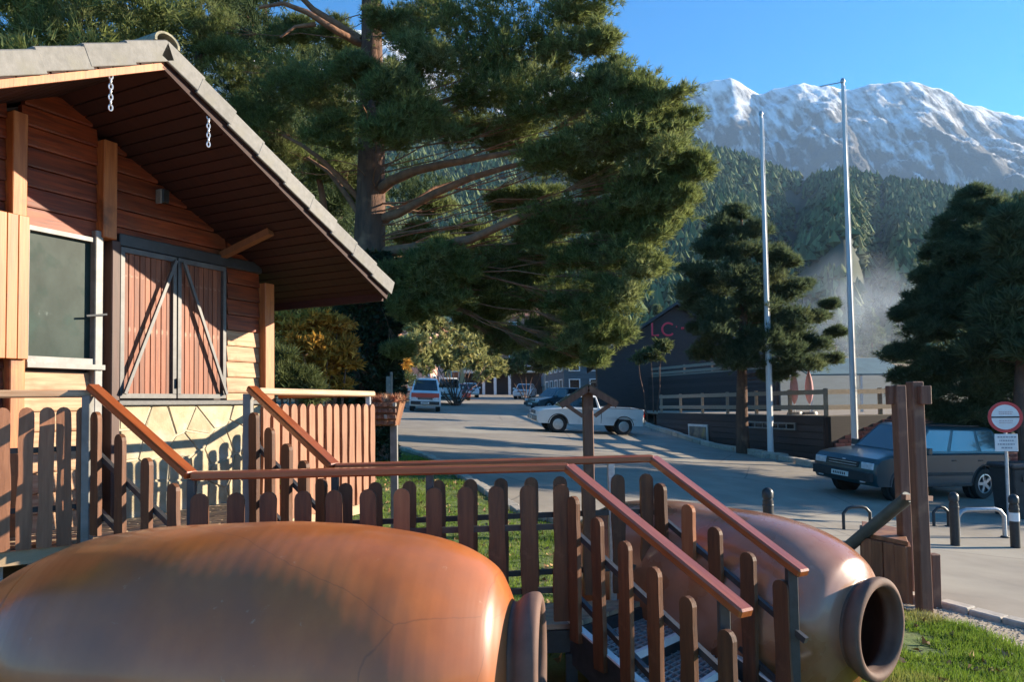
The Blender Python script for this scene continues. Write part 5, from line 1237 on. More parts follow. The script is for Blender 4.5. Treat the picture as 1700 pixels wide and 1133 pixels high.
def car(name, label, cat, top, xf, xr, wb, w, z_sill, profile, gh_, mbody, r_w=.36, plate=True, group=None, mwin=None, spokes=5, mlow=None, extra=None, win_splits=(0, .36, .72, 1.0), arch_trim=False, hubcap=False):
    "local x points forward; profile lists the upper outline from front to rear; gh_ is the greenhouse outline"
    root = empty(name, (0, 0, 0)); tag(root, label, cat, group); W = w / 2
    arches = []
    low = [(xf - .08, z_sill)] + [(x, z) for x, z in []]
    bottom = [(xr + .10, z_sill)] + []
    pts = list(profile)                       # front bottom .. over .. rear bottom
    ar_r = arch(-wb / 2, r_w, r_w + .075, z_sill)[::-1]; ar_f = arch(wb / 2, r_w, r_w + .075, z_sill)[::-1]
    poly = pts + ar_r + ar_f                  # closes along the underside
    xm = (xf + xr) / 2; zm = .7
    def sec(y, sx, sz_): return [Vector((xm + (x - xm) * sx, y, zm + (z - zm) * sz_ if z > zm else z)) for x, z in poly]
    secs = [sec(-W, .975, .90), sec(-W + .035, .985, .965), sec(-W + .13, .995, .995), sec(0, 1, 1.01), sec(W - .13, .995, .995), sec(W - .035, .985, .965), sec(W, .975, .90)]
    loft(secs, mbody, 'body', root)
    # greenhouse: base corners and top corners
    (bx_f, bz_f), (tx_f, tz), (tx_r, tz2), (bx_r, bz_r) = gh_
    bw_, tw_ = W - .07, W - .24
    base = [(bx_f, -bw_, bz_f), (bx_f, bw_, bz_f), (bx_r, bw_, bz_r), (bx_r, -bw_, bz_r)]
    topp = [(tx_f, -tw_, tz), (tx_f, tw_, tz), (tx_r, tw_, tz2), (tx_r, -tw_, tz2)]
    mid = [tuple(Vector(a).lerp(Vector(b_), .93)) for a, b_ in zip(base, topp)]
    topi = [(x - .05 * (1 if i < 2 else -1), y * .93, z + .015) for i, (x, y, z) in enumerate(topp)]
    b = MB(); vs = base + mid + topi
    b.add(vs, [(i, (i + 1) % 4, 4 + (i + 1) % 4, 4 + i) for i in range(4)] + [(4 + i, 4 + (i + 1) % 4, 8 + (i + 1) % 4, 8 + i) for i in range(4)] + [(8, 9, 10, 11), (3, 2, 1, 0)])
    me = b.mesh('cabin', top, 30, .025); cb = put(me, 'cabin', root, wm(root))
    mw = mwin or M_glass
    def pane(q, u0, u1, v0, v1, name):
        c = [bil3(q, u, v) for u, v in ((u0, v0), (u1, v0), (u1, v1), (u0, v1))]
        n = (c[1] - c[0]).cross(c[3] - c[0]).normalized(); out = (sum(c, Vector()) / 4) - Vector((xm, 0, .8)); 
        if n.dot(out) < 0: n = -n
        bb = MB(); bb.add([p + n * .006 for p in c] + [p - n * .03 for p in c], [(0, 1, 2, 3), (7, 6, 5, 4), (0, 4, 5, 1), (1, 5, 6, 2), (2, 6, 7, 3), (3, 7, 4, 0)])
        put(bb.mesh(name, mw), name, cb, wm(root))
    pane([base[0], base[1], topp[1], topp[0]], .06, .94, .08, .90, 'windscreen')
    pane([base[2], base[3], topp[3], topp[2]], .08, .92, .20, .88, 'rear_window')
    for q in ([base[0], base[3], topp[3], topp[0]], [base[1], base[2], topp[2], topp[1]]):
        for a, b_ in zip(win_splits, win_splits[1:]): pane(q, a + .02 + (.015 if a == 0 else 0), b_ - .02, .12, .88, 'side_window')
    # wheels
    for sx in (1, -1):
        for sy in (1, -1):
            cx, cy = sx * wb / 2, sy * (W - .11)
            wh = empty('wheel'); wh.parent = root; wh.matrix_basis = Matrix.Translation((cx, cy, r_w))
            F = Matrix.Translation((cx, cy, r_w)) @ Matrix.Rotation(R(-90 * sy), 4, 'X')
            wd = .21; rt = r_w; ri = r_w * .64
            key = ('whl', round(r_w, 3))
            b = MB(); b.lathe([(ri, -wd / 2), (rt - .03, -wd / 2), (rt, -wd / 2 + .04), (rt, wd / 2 - .04), (rt - .03, wd / 2), (ri, wd / 2 - .01), (ri, -wd / 2)], Matrix.Identity(4), 28)
            put(b.mesh('tyre', M_tyre, 40), 'tyre', wh, wm(root) @ F)
            b = MB(); b.lathe([(0, wd / 2 - .045), (ri * .92, wd / 2 - .05), (ri, wd / 2 - .012), (ri * .90, wd / 2 - .004), (ri * .86, wd / 2 - .03)], Matrix.Identity(4), 24)
            put(b.mesh('rim', M_trim if not hubcap else M_rim, 40), 'rim', wh, wm(root) @ F)
            b = MB(); b.lathe([(0, wd / 2 + .002), (ri * .24, wd / 2), (ri * .26, wd / 2 - .04)], Matrix.Identity(4), 16)
            for k in range(spokes):
                a = 2 * math.pi * k / spokes; b.bar((ri * .15 * math.cos(a), ri * .15 * math.sin(a), wd / 2 - .014), (ri * .96 * math.cos(a), ri * .96 * math.sin(a), wd / 2 - .018), ri * .30, .024, (0, 0, 1))
            b.lathe([(ri * .88, wd / 2 - .02), (ri * .89, wd / 2 + .001), (ri * .99, wd / 2 - .003)], Matrix.Identity(4), 24)
            put(b.mesh('spokes', M_rim, 30), 'spokes', wh, wm(root) @ F)
            b = MB(); b.lathe([(0, -.10), (r_w + .06, -.10), (r_w + .06, .06), (0, .06)], Matrix.Identity(4), 20); put(b.mesh('wheel_well', M_tyre), 'wheel_well', wh, wm(root) @ F @ Matrix.Translation((0, 0, -.07)))
            if arch_trim:
                b = MB(); pa = arch(0, 0, r_w + .085, z_sill - r_w + .02, 12); b.tube([(x, 0, z) for x, z in pa], .022, 5); put(b.mesh('arch_trim', M_trim), 'arch_trim', root, wm(root) @ Matrix.Translation((cx, sy * (W - .005), r_w)))
    # underside
    b = MB(); b.box((xm, 0, z_sill + .06), (xf - xr - .5, w - .5, .12)); put(b.mesh('underbody', M_tyre), 'underbody', root, wm(root))
    def part(nm, m, boxes, parent=None, bev=.012):
        bb = MB()
        for c, s in boxes: bb.box(c, s)
        return put(bb.mesh(nm, m, None, bev), nm, parent or root, wm(root))
    zf = [z for x, z in profile if x > xf - .3][-1] if profile else .8
    part('front_bumper', mlow or M_trim, [((xf - .0, 0, z_sill + .20), (.16, w * .92, .20))]); part('rear_bumper', mlow or M_trim, [((xr + .0, 0, z_sill + .20), (.16, w * .92, .18))])
    for s in (-1, 1):
        part('headlight', M_lamp, [((xf - .035, s * (W - .24), z_sill + .45), (.10, .32, .15))])
        part('tail_light', M_tail, [((xr + .03, s * (W - .13), z_sill + .56), (.08, .14, .30))])
        part('mirror', mbody, [((bx_f - .28, s * (W + .09), bz_f + .10), (.12, .20, .15))])
        for xd in ((bx_f + tx_f) / 2 - .95, (bx_f + tx_f) / 2 - 1.85)[:2 if len(win_splits) > 2 else 1]:
            part('door_handle', M_trim, [((xd, s * (W - .005), bz_f - .13), (.16, .035, .03))], None, .006)
            part('door_seam', M_trim, [((xd - .18, s * (W - .012), z_sill + .36), (.012, .018, .50))], None, 0)
    gr = part('grille', M_trim, [((xf - .01, 0, z_sill + .45), (.06, w * .48, .14))])
    part('grille_slat', M_rim, [((xf + .022, 0, z_sill + .42), (.012, w * .44, .012)), ((xf + .022, 0, z_sill + .48), (.012, w * .44, .012))], gr, 0)
    if plate:
        pp = part('number_plate', M_plate, [((xf + .088, 0, z_sill + .20), (.012, .50, .11))], None, 0)
        part('plate_print', M_ink, [((xf + .095, -.18 + .055 * i, z_sill + .20), (.004, .03, .06)) for i in range(7)], pp, 0)
    if extra: extra(root, part)
    return root
def place(o, px, Y, heading, dz=0.0, pitch=True):
    p = at(px, 700, Y); f = Vector((math.cos(heading), math.sin(heading)))
    z1 = g(p.x + f.x * 1.3, p.y + f.y * 1.3); z0 = g(p.x - f.x * 1.3, p.y - f.y * 1.3)
    s = Vector((-f.y, f.x)); y1 = g(p.x + s.x * .75, p.y + s.y * .75); y0 = g(p.x - s.x * .75, p.y - s.y * .75)
    X = Vector((f.x, f.y, (z1 - z0) / 2.6)).normalized(); Yv = Vector((s.x, s.y, (y1 - y0) / 1.5)); Yv = (Yv - X * X.dot(Yv)).normalized()
    o.matrix_basis = frame(Vector((p.x, p.y, (z0 + z1) / 2 + .025 + dz)), X, Yv, X.cross(Yv))
    return o
# dark teal off-roader with its nose to the left
def suv_extra(root, part):
    part('roof_rail', M_black, [((-.55, s * .62, 1.745), (1.7, .035, .035)) for s in (-1, 1)])
    [part('side_mould', M_trim, [((-.02, s * .922, .62), (1.75, .03, .09))]) for s in (-1, 1)]
    [part('sill_step', M_trim, [((-.02, s * .90, .36), (1.7, .09, .07))]) for s in (-1, 1)]
    part('bonnet_badge', M_rim, [((2.235, 0, .86), (.02, .10, .05))])
    part('fog_light', M_lamp, [((2.29, s * .62, .44), (.05, .14, .07)) for s in (-1, 1)])
suv = car('parked_offroader', 'dark teal blue off-roader parked nose left in the shade behind the timber posts', 'car', M_carblue, 2.26, -2.24, 2.66, 1.86, .34,
          [(2.18, .34), (2.25, .45), (2.27, .66), (2.24, .86), (2.14, .96), (1.80, 1.03), (1.00, 1.10), (-1.2, 1.12), (-2.10, 1.12), (-2.22, 1.02), (-2.25, .62), (-2.20, .34)],
          [(1.08, 1.07), (.38, 1.70), (-1.78, 1.70), (-2.16, 1.08)], M_carblue, r_w=.375, extra=suv_extra, win_splits=(0, .36, .70, .97), arch_trim=True, mwin=mat('sky_lit_car_glass', (.03, .05, .06), (.04, .06, .07), .04, (2, 2, 2), 2, 0, spec=1.0, coat=1))
place(suv, 1508, 18.4, R(180 + 22), 0)
# white pickup
def pk_extra(root, part):
    part('bed_side', M_carwhite, [((-1.42, s * .815, .93), (1.95, .09, .46)) for s in (-1, 1)])
    part('tailgate', M_carwhite, [((-2.42, 0, .93), (.07, 1.55, .46))])
    part('bed_front', M_carwhite, [((-.47, 0, .93), (.06, 1.55, .46))])
    part('bed_floor', M_trim, [((-1.42, 0, .735), (1.88, 1.54, .03))])
    part('bed_rail', M_trim, [((-1.42, s * .815, 1.175), (1.9, .10, .025)) for s in (-1, 1)])
    part('door_line', M_trim, [((-.44, s * .862, .80), (.02, .012, .62)) for s in (-1, 1)], None, 0)
pku = car('pickup_truck', 'white single cab pickup truck crossing the sunlit road, nose to the left', 'pickup', M_carwhite, 2.50, -2.46, 3.02, 1.72, .40,
          [(2.42, .40), (2.50, .50), (2.51, .72), (2.45, .93), (2.25, 1.02), (1.45, 1.10), (.8, 1.13), (-.42, 1.13), (-.44, .72), (-2.40, .72), (-2.46, .66), (-2.46, .42)],
          [(1.42, 1.08), (.80, 1.66), (-.22, 1.68), (-.42, 1.10)], M_carwhite, r_w=.37, extra=pk_extra, win_splits=(.02, .95), mlow=M_gray, arch_trim=True, hubcap=True, spokes=6)
place(pku, 972, 33.8, R(180 + 10))
# red and white van facing us
def van_extra(root, part):
    part('red_nose', M_carred, [((2.15, .0, .95), (.10, 1.66, .36))])
    part('roof_rack', M_gray, [((-.3 + .8 * i, 0, 2.06), (.05, 1.4, .04)) for i in range(-1, 2)])
    part('aerial', M_black, [((1.0, -.5, 2.45), (.02, .02, .7))], None, 0)
def van(name, label, mb_, extra=None, h=1.98): return car(name, label, 'van', mb_, 2.2, -2.3, 2.8, 1.85, .34,
          [(2.12, .34), (2.22, .50), (2.22, .80), (2.12, 1.05), (1.55, 1.22), (1.2, 1.26), (-1.2, 1.26), (-2.28, 1.26), (-2.32, .8), (-2.28, .34)],
          [(1.55, 1.20), (.85, h), (-2.1, h), (-2.28, 1.22)], mb_, r_w=.33, extra=extra, win_splits=(0, .30, .62, .97), hubcap=True, spokes=6)
v1 = van('parked_van', 'white van with a faded red nose parked first in the row left of the road', M_carwhite, van_extra); place(v1, 706, 46.5, R(-90 + 6))
v2 = van('parked_van', 'white van parked second in the row, close behind the red nosed one', M_carwhite); place(v2, 744, 56, R(-90 + 6))
def hatch(name, label, m, cat='car'): return car(name, label, cat, m, 2.0, -2.0, 2.45, 1.72, .28,
          [(1.92, .28), (2.0, .40), (1.99, .62), (1.90, .74), (1.1, .92), (-1.4, .96), (-1.95, .92), (-2.02, .6), (-1.95, .28)],
          [(1.12, .88), (.42, 1.42), (-1.35, 1.42), (-1.92, .92)], m, r_w=.31, win_splits=(0, .42, .80), hubcap=True, spokes=6, mlow=m)
place(hatch('parked_car', 'small red car parked third in the left row, beyond the white vans', M_carred), 764, 66, R(-90 + 6))
place(hatch('parked_car', 'pale car parked fourth in the left row, farthest up the street', M_carwhite), 780, 75, R(-90 + 6))
place(hatch('parked_car', 'white hatchback parked at the far right end of the street near the columns', M_carwhite), 872, 72, R(-90 - 10))
c5 = car('parked_car', 'dark slate estate car parked in the shade behind the white pickup', 'car', M_cardark, 2.2, -2.2, 2.7, 1.8, .30,
          [(2.1, .30), (2.2, .45), (2.18, .70), (2.05, .80), (1.1, .98), (-1.6, 1.02), (-2.15, .98), (-2.22, .6), (-2.15, .30)],
          [(1.15, .94), (.45, 1.58), (-1.6, 1.56), (-2.12, .98)], M_cardark, r_w=.34, win_splits=(0, .36, .70, .95)); place(c5, 928, 50, R(180 + 30))
place(hatch('parked_car', 'light blue car half hidden behind the roofed post, in front of the slate blue house', mat('light_blue_car_paint', (.30, .42, .52), None, .35, coat=.6)), 985, 58, R(180 + 30))

# ------------------------------------------------------------------ trees
def rr(a, b): return rnd.uniform(a, b)
def cl(px, py, Y, rpx, k=1, asp=.68):
    c = at(px, py, Y); r = rpx / FPX * Y
    return (tuple(c), (r, r * .95, r * asp), k)
# the big pine with its ivy covered trunk
Yp = 15.5
bz = g(at(614, 700, Yp).x, Yp)
TP = [(614, 765), (613, 690), (613, 600), (612, 520), (613, 440), (614, 380), (616, 300), (617, 210), (617, 130), (617, 60), (616, -20), (618, -160), (616, -300)]
tpts = [at(a, b, Yp) for a, b in TP]; tpts[0].z = bz - .15
trad = [.43, .37, .35, .335, .33, .33, .30, .27, .245, .22, .20, .14, .07]
big = [  # px, py, depth, radius
    (880, 38, 14.2, 105), (965, 18, 13.8, 60), (925, 95, 14, 62), (990, 70, 13.6, 38), (765, 62, 14.5, 80), (705, 105, 13.5, 62), (830, 112, 14.2, 75), (660, 50, 14.6, 48), (700, 30, 16.5, 60),
    (485, 150, 15, 72), (430, 215, 15.5, 66), (385, 115, 16, 66), (350, 50, 16, 60), (540, 175, 14.6, 60), (560, 235, 14.2, 52), (480, 60, 17, 40), (650, 150, 13, 55), (705, 205, 13.2, 62), (640, 225, 13, 50), (590, 120, 13.4, 40),
    (800, 165, 14, 66), (885, 190, 13.8, 74), (962, 160, 13.6, 62), (1045, 165, 13.4, 58), (1100, 175, 13.2, 42), (1120, 215, 13.4, 40), (1010, 235, 13.2, 70), (1085, 262, 13.3, 66), (1148, 288, 13.4, 38), (930, 262, 13.5, 62),
    (850, 235, 15, 52), (760, 215, 15, 50), (1050, 335, 13.6, 62), (1110, 345, 13.5, 48), (1000, 310, 14.2, 50), (960, 365, 14, 48), (1075, 395, 13.6, 44), (1020, 420, 13.8, 62), (1065, 450, 13.5, 42), (960, 440, 14.2, 52),
    (1030, 500, 13.6, 48), (985, 510, 14, 60), (930, 500, 14.6, 56), (1010, 560, 13.8, 44), (960, 575, 14, 46), (905, 560, 15, 46), (985, 598, 13.7, 26), (870, 500, 15.4, 50), (840, 440, 15, 52), (890, 420, 14.6, 44),
    (760, 455, 14.2, 42), (705, 445, 14, 52), (735, 500, 14.3, 44), (680, 520, 14.6, 44), (650, 470, 14.8, 34), (690, 400, 16, 36), (780, 520, 15.8, 40), (820, 545, 16.5, 38), (850, 575, 16, 34),
    (840, 340, 16.5, 40), (900, 330, 16, 36), (780, 400, 17, 42), (720, 350, 18, 34), (600, 330, 17.5, 34), (560, 290, 17, 44), (660, 585, 14.8, 22), (480, 260, 16.5, 52), (420, 290, 17, 50), (850, 130, 16, 80), (950, 210, 16, 70),
    (780, 120, 17, 80), (690, 170, 17, 60), (900, 500, 17, 60), (1000, 460, 16, 55), (560, 60, 17, 34),
    (900, 385, 14.4, 50), (830, 490, 15.2, 46), (1095, 300, 13.6, 44), (1130, 330, 13.4, 34), (800, 470, 15.5, 44), (1030, 380, 13.9, 46), (880, 455, 15, 48), (930, 600, 14.4, 30), (740, 420, 15, 38), (1010, 135, 13.6, 40), (1060, 215, 13.4, 50),
    (860, -60, 14.5, 110), (720, -60, 14.5, 90), (960, -50, 14, 60), (560, -70, 15, 70), (450, -60, 16, 80), (640, -190, 15.5, 120), (760, -180, 15, 90), (520, -200, 16, 90)]
CLB = [cl(a, b, c, d, 1 if b > -30 else .5) for a, b, c, d in big]
def limbpath(pts): return [at(a, b, c) for a, b, c in pts]
XL = [(limbpath([(628, 318, 15.5), (650, 300, 15), (690, 283, 14.6), (740, 272, 14.3), (800, 262, 14.1), (860, 250, 14), (930, 236, 13.8)]), .12, .035),
      (limbpath([(628, 365, 15.5), (660, 355, 15.2), (720, 322, 14.8), (780, 296, 14.5), (840, 278, 14.2), (900, 264, 14)]), .11, .04),
      (limbpath([(630, 375, 15.5), (680, 340, 16), (720, 312, 16.4), (760, 300, 16.6)]), .06, .02),
      (limbpath([(630, 420, 15.5), (700, 410, 15), (780, 398, 14.5), (860, 362, 14.2), (940, 342, 14), (1010, 330, 13.8), (1090, 320, 13.6)]), .12, .035),
      (limbpath([(598, 65, 15.5), (560, 40, 15.4), (520, 15, 15.4), (490, -15, 15.3)]), .09, .05),
      (limbpath([(598, 72, 15.5), (560, 52, 15.0), (510, 20, 14.8), (470, 5, 14.7), (430, 12, 14.6)]), .085, .03),
      (limbpath([(524, 40, 15.0), (490, 44, 14.9), (465, 62, 14.8)]), .05, .02),
      (limbpath([(596, 330, 15.5), (560, 290, 15.3), (530, 262, 15.2), (500, 240, 15.2), (470, 225, 15.2)]), .07, .03),
      (limbpath([(596, 355, 15.5), (565, 310, 15.7), (545, 285, 15.8), (510, 262, 16)]), .07, .03),
      (limbpath([(548, 420, 17), (542, 380, 17), (536, 330, 17), (528, 290, 17), (505, 250, 17)]), .10, .05),
      (limbpath([(630, 200, 15.5), (700, 180, 14.8), (760, 160, 14.4), (860, 150, 14.2)]), .08, .03)]
pine = build_tree('pine_tree', 'biggest spreading pine, with orange limbs and an ivy wrapped trunk, behind the cabin', 'pine tree', (tpts[0].x, Yp, bz), tpts, trad, CLB, M_needle, M_bark,
                  K=11, L_=.13, w=.016, nsub=19, nt=42, limb=.017, extra_limbs=XL, mlimb=M_barko)
P = []; D = []
for i in range(3400):
    t = rng.random() ** .9; py = 765 - t * 340; a = rng.uniform(0, 2 * math.pi); c = at(613, py, Yp); rad = .36 + (.16 * rng.random() if py > 420 else .05) + .22 * math.exp(-((py - 600) / 90) ** 2) * rng.random() + (.10 * math.sin(py * .05 + a * 2))
    P.append((c.x + rad * math.cos(a), c.y + rad * math.sin(a), c.z)); D.append((math.cos(a), math.sin(a), .1))
V = blades(np.array(P), np.array(D), 7, .12, .075, .8) - np.array(wm(pine).translation)
put(tri_mesh('ivy', V, M_ivy), 'ivy', pine, wm(pine))

def free_tree(name, label, px, Y, py_top, trunk_r, spec, mleaf, mbark=M_bark, base_px=None, cat='tree', **kw):
    b0 = at(base_px or px, 700, Y); bz_ = g(b0.x, b0.y); top = at(px, py_top, Y)
    n = 7; pts = [Vector((b0.x + (top.x - b0.x) * i / n + rr(-.04, .04), Y + rr(-.04, .04), bz_ - .1 + (top.z - bz_) * i / n)) for i in range(n + 1)]
    return build_tree(name, label, cat, (b0.x, Y, bz_), pts, [trunk_r * (1 - .85 * i / n) for i in range(n + 1)], [cl(*s) for s in spec], mleaf, mbark, **kw)
# middle pine by the flagpoles
mid = [(1222, 355, 27, 24), (1200, 385, 27, 30), (1250, 390, 27, 30), (1185, 420, 27, 34), (1230, 425, 26.5, 40), (1280, 425, 27, 26), (1165, 460, 27, 32), (1215, 470, 26.4, 42), (1265, 465, 26.8, 36), (1300, 440, 27, 22),
       (1150, 500, 27, 34), (1200, 520, 26.2, 44), (1255, 515, 26.4, 44), (1305, 490, 26.8, 30), (1330, 480, 27, 16), (1162, 545, 27, 26), (1190, 565, 26.2, 46), (1250, 565, 26, 48), (1310, 545, 26.4, 42), (1355, 530, 26.8, 22, 1, .4), (1378, 508, 27, 14, 1, .5),
       (1168, 590, 27, 26), (1225, 600, 26.3, 42), (1290, 595, 26, 46), (1345, 575, 26.4, 34, 1, .4), (1385, 556, 26.8, 16, 1, .4), (1335, 612, 26.2, 36, 1, .4), (1378, 600, 26.6, 20, 1, .4), (1290, 628, 26.6, 28, 1, .4), (1150, 505, 27.5, 18), (1180, 490, 28, 40), (1240, 540, 28, 50), (1300, 570, 28, 40)]
free_tree('pine_tree', 'medium pine standing by the flagpoles in front of the terrace, lower crown in shade', 1232, 27, 345, .26, mid, M_needleb, K=9, L_=.19, w=.026, nsub=15, nt=44, limb=.022, cat='pine tree')
# right hand fir group
rt_ = [(1622, 322, 21, 22), (1600, 350, 21, 26), (1640, 355, 21, 34), (1690, 345, 22, 30), (1580, 385, 21, 30), (1630, 395, 20.6, 42), (1690, 395, 21, 44), (1560, 420, 21, 26), (1600, 435, 20.4, 46), (1665, 440, 20.4, 48), (1720, 430, 21, 50),
       (1545, 460, 21, 26), (1590, 480, 20.2, 48), (1650, 490, 20, 54), (1715, 490, 20.5, 54), (1525, 500, 21, 28), (1568, 520, 20.2, 44), (1630, 535, 19.8, 56), (1700, 545, 20, 56), (1505, 525, 21, 22, 1, .4), (1540, 555, 20.4, 44, 1, .45), (1600, 580, 19.8, 54),
       (1670, 595, 19.8, 56), (1730, 590, 20, 50), (1505, 590, 20.8, 34, 1, .45), (1555, 610, 20.2, 46), (1620, 630, 19.6, 52), (1690, 640, 20, 52), (1500, 630, 20.8, 28, 1, .45), (1545, 660, 20.2, 44), (1600, 680, 19.8, 48), (1660, 685, 20, 46), (1580, 700, 20.4, 36), (1640, 720, 20.4, 40), (1530, 690, 21, 34),
       (1620, 450, 22.5, 70), (1600, 540, 22.5, 80), (1690, 600, 22.5, 90), (1560, 640, 22.5, 60), (1700, 480, 22.5, 70)]
free_tree('fir_tree', 'tall dark fir at the right edge with drooping sunlit branch tips', 1640, 21, 312, .28, rt_, M_needleb, K=9, L_=.17, w=.024, nsub=15, nt=46, limb=.022, up=.1, cat='fir tree')
# neighbours just outside the frame that shade the parked car
def simple_pine(name, label, x, y, h, rad, mleaf, n=26, seed=0, K=9, L_=.34, w=.05, cone=True, group=None, nt=18, cat='pine tree', z_lo=.18):
    z = g(x, y); r2 = random.Random(seed); spec = []
    for i in range(n):
        t = z_lo + (1 - z_lo) * (i + .5) / n; ra = rad * ((1 - t) ** .75 if cone else math.sin(math.pi * min(1, (t - z_lo) / (1 - z_lo) * .85 + .12)) ** .6)
        a = i * 2.4 + r2.uniform(-.4, .4); q = ra * r2.uniform(.35, .8); s = max(.35, ra * r2.uniform(.42, .62))
        spec.append(((x + q * math.cos(a), y + q * math.sin(a), z + h * t), (s, s, s * .55), .8))
    k_ = 6; pts = [Vector((x + r2.uniform(-.06, .06), y, z - .2 + h * i / k_)) for i in range(k_ + 1)]
    return build_tree(name, label, cat, (x, y, z), pts, [h * .022 * (1 - .85 * i / k_) + .02 for i in range(k_ + 1)], spec, mleaf, M_bark, K=K, L_=L_, w=w, nsub=9, nt=nt, limb=.035, twigs=False, group=group)
simple_pine('fir_tree', 'dark fir whose brown trunk stands at the right picture edge beside the road sign', at(1696, 700, 18.5).x, 18.5, 7.2, 2.1, M_needleb, 22, 3, cat='fir tree', z_lo=.45)
simple_pine('fir_tree', 'dark fir just past the right picture edge, shading the parked off-roader', 18.5, 19.5, 10.5, 3.4, M_needleb, 24, 4, cat='fir tree', K=7, L_=.4, w=.07)
simple_pine('fir_tree', 'dark fir farthest to the right of the car park, shading the road', 25.5, 21.5, 12, 3.8, M_needleb, 24, 5, cat='fir tree', K=7, L_=.4, w=.08)
# dark pines behind and left of the cabin
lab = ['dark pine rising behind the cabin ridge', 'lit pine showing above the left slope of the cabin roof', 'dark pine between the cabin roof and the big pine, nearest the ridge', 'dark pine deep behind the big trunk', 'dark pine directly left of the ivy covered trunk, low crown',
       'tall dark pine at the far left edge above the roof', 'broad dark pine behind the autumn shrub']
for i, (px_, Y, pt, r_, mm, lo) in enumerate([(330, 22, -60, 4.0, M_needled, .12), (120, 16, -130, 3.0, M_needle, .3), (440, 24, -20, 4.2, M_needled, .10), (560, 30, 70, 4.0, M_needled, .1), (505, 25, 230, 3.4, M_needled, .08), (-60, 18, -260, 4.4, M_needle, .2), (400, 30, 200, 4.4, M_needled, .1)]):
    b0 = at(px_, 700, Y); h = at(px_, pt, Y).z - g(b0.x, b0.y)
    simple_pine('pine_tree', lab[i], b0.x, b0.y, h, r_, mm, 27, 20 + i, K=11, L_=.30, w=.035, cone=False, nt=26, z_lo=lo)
# tangled bare-limbed pine, upper left
# autumn shrub, green shrubs
def bush(name, label, spec, mleaf, K=9, L_=.13, w=.07, nsub=9, nt=26, cat='shrub', stems=5, hb=.0):
    cs = [cl(*s, 1, .85) for s in spec]; c0 = np.mean([c[0] for c in cs], 0); z = g(c0[0], c0[1]); root = empty(name, (c0[0], c0[1], z)); tag(root, label, cat)
    P = []; D = []; b = MB()
    for c, r, k in cs:
        p, d, sc = clump(c, r, nsub, nt, .3, .85); P.append(p); D.append(d)
        b.tube(bough((c0[0] + rr(-.2, .2), c0[1], z - .05), c, 0, 4), [.05, .04, .03, .02, .012], 5, False)
    V = blades(np.concatenate(P), np.concatenate(D), K, L_, w, 1.0) - np.array(wm(root).translation)
    put(tri_mesh('foliage', V, mleaf), 'foliage', root, wm(root)); b.build('stems', M_bark, root, 60)
bush('autumn_shrub', 'tall shrub of yellow and rust autumn leaves between the cabin corner and the ivy trunk', [(480, 545, 12.4, 32), (520, 530, 12.4, 34), (560, 545, 12.4, 34), (500, 575, 12.1, 34), (545, 585, 12.2, 34), (575, 600, 12.4, 26), (465, 520, 13.0, 26), (530, 610, 12.4, 30), (560, 640, 12.6, 24), (575, 565, 12.7, 24)], M_autumn, K=5, L_=.12, w=.055, nt=26)
bush('green_shrub', 'feathery olive green shrub below the autumn leaves beside the cabin corner', [(462, 610, 11.2, 26), (480, 635, 11.2, 24), (450, 590, 11.4, 20), (505, 640, 11.4, 22), (520, 655, 11.4, 18)], M_olive, K=8, L_=.16, w=.02)
# pale roadside trees in the street
bush('street_tree', 'pale yellow green broadleaf tree above the red nosed van', [(700, 575, 50, 36), (740, 570, 52, 38), (770, 590, 52, 34), (720, 605, 50, 30), (680, 600, 49, 28), (750, 610, 52, 26), (795, 600, 54, 22), (790, 565, 55, 30), (720, 545, 53, 26), (765, 560, 53, 30), (700, 550, 52, 28), (820, 585, 58, 20), (735, 590, 51, 30), (665, 575, 50, 22), (800, 625, 60, 16), (825, 612, 60, 18), (812, 560, 60, 24)], M_pale, K=6, L_=.42, w=.22, nsub=8, nt=14, cat='tree')
bush('street_tree', 'rusty orange small tree just left of the red nosed van', [(663, 612, 40, 16), (660, 590, 41, 18), (672, 625, 40, 12)], M_autumn, K=6, L_=.25, w=.12, nt=14, cat='tree')
bush('street_tree', 'dark green round tree in front of the columns at the street end', [(860, 605, 66, 26), (890, 600, 66, 24), (875, 585, 67, 22), (905, 612, 66, 14), (840, 612, 66, 14)], M_olive, K=6, L_=.5, w=.2, nt=14, cat='tree')
bush('street_tree', 'dull green tree between the brown apartments and the slate blue house', [(935, 560, 84, 26), (955, 590, 84, 22), (915, 545, 86, 22)], M_olive, K=6, L_=.6, w=.25, nt=14, cat='tree')
bush('green_shrub', 'olive shrub in front of the dark hall below the red letters', [(1080, 590, 40, 18), (1100, 580, 40, 14), (1060, 598, 40, 12)], M_olive, K=6, L_=.3, w=.1, nt=12)
for i, (px_, Y, h, r_, lb_) in enumerate([(1010, 130, 13, 4, 'distant pine behind the slate blue house'), (1095, 110, 12, 4, 'distant pine behind the dark hall, left of the flagpoles'), (1160, 120, 13, 4.5, 'distant pine right behind the dark hall ridge'), (1340, 120, 11, 4, 'distant pine at the left foot of the smoke'), (1390, 150, 13, 5, 'distant pine rising inside the smoke'), (1450, 130, 12, 4.5, 'distant pine right of the taller flagpole'), (1500, 150, 15, 5, 'distant pine left behind the big fir'), (640, 110, 14, 5, 'distant pine behind the salmon house'), (760, 125, 15, 5, 'distant pine behind the ochre house'), (890, 130, 14, 5, 'distant pine between the apartments and the teal gable'), (1270, 140, 14, 5, 'distant pine behind the shorter flagpole')]):
    p = at(px_, 650, Y); simple_pine('pine_tree', lb_, p.x, p.y, h, r_, M_needleb, 16, 50 + i, K=6, L_=.7, w=.22, cone=True, nt=11, z_lo=.12)

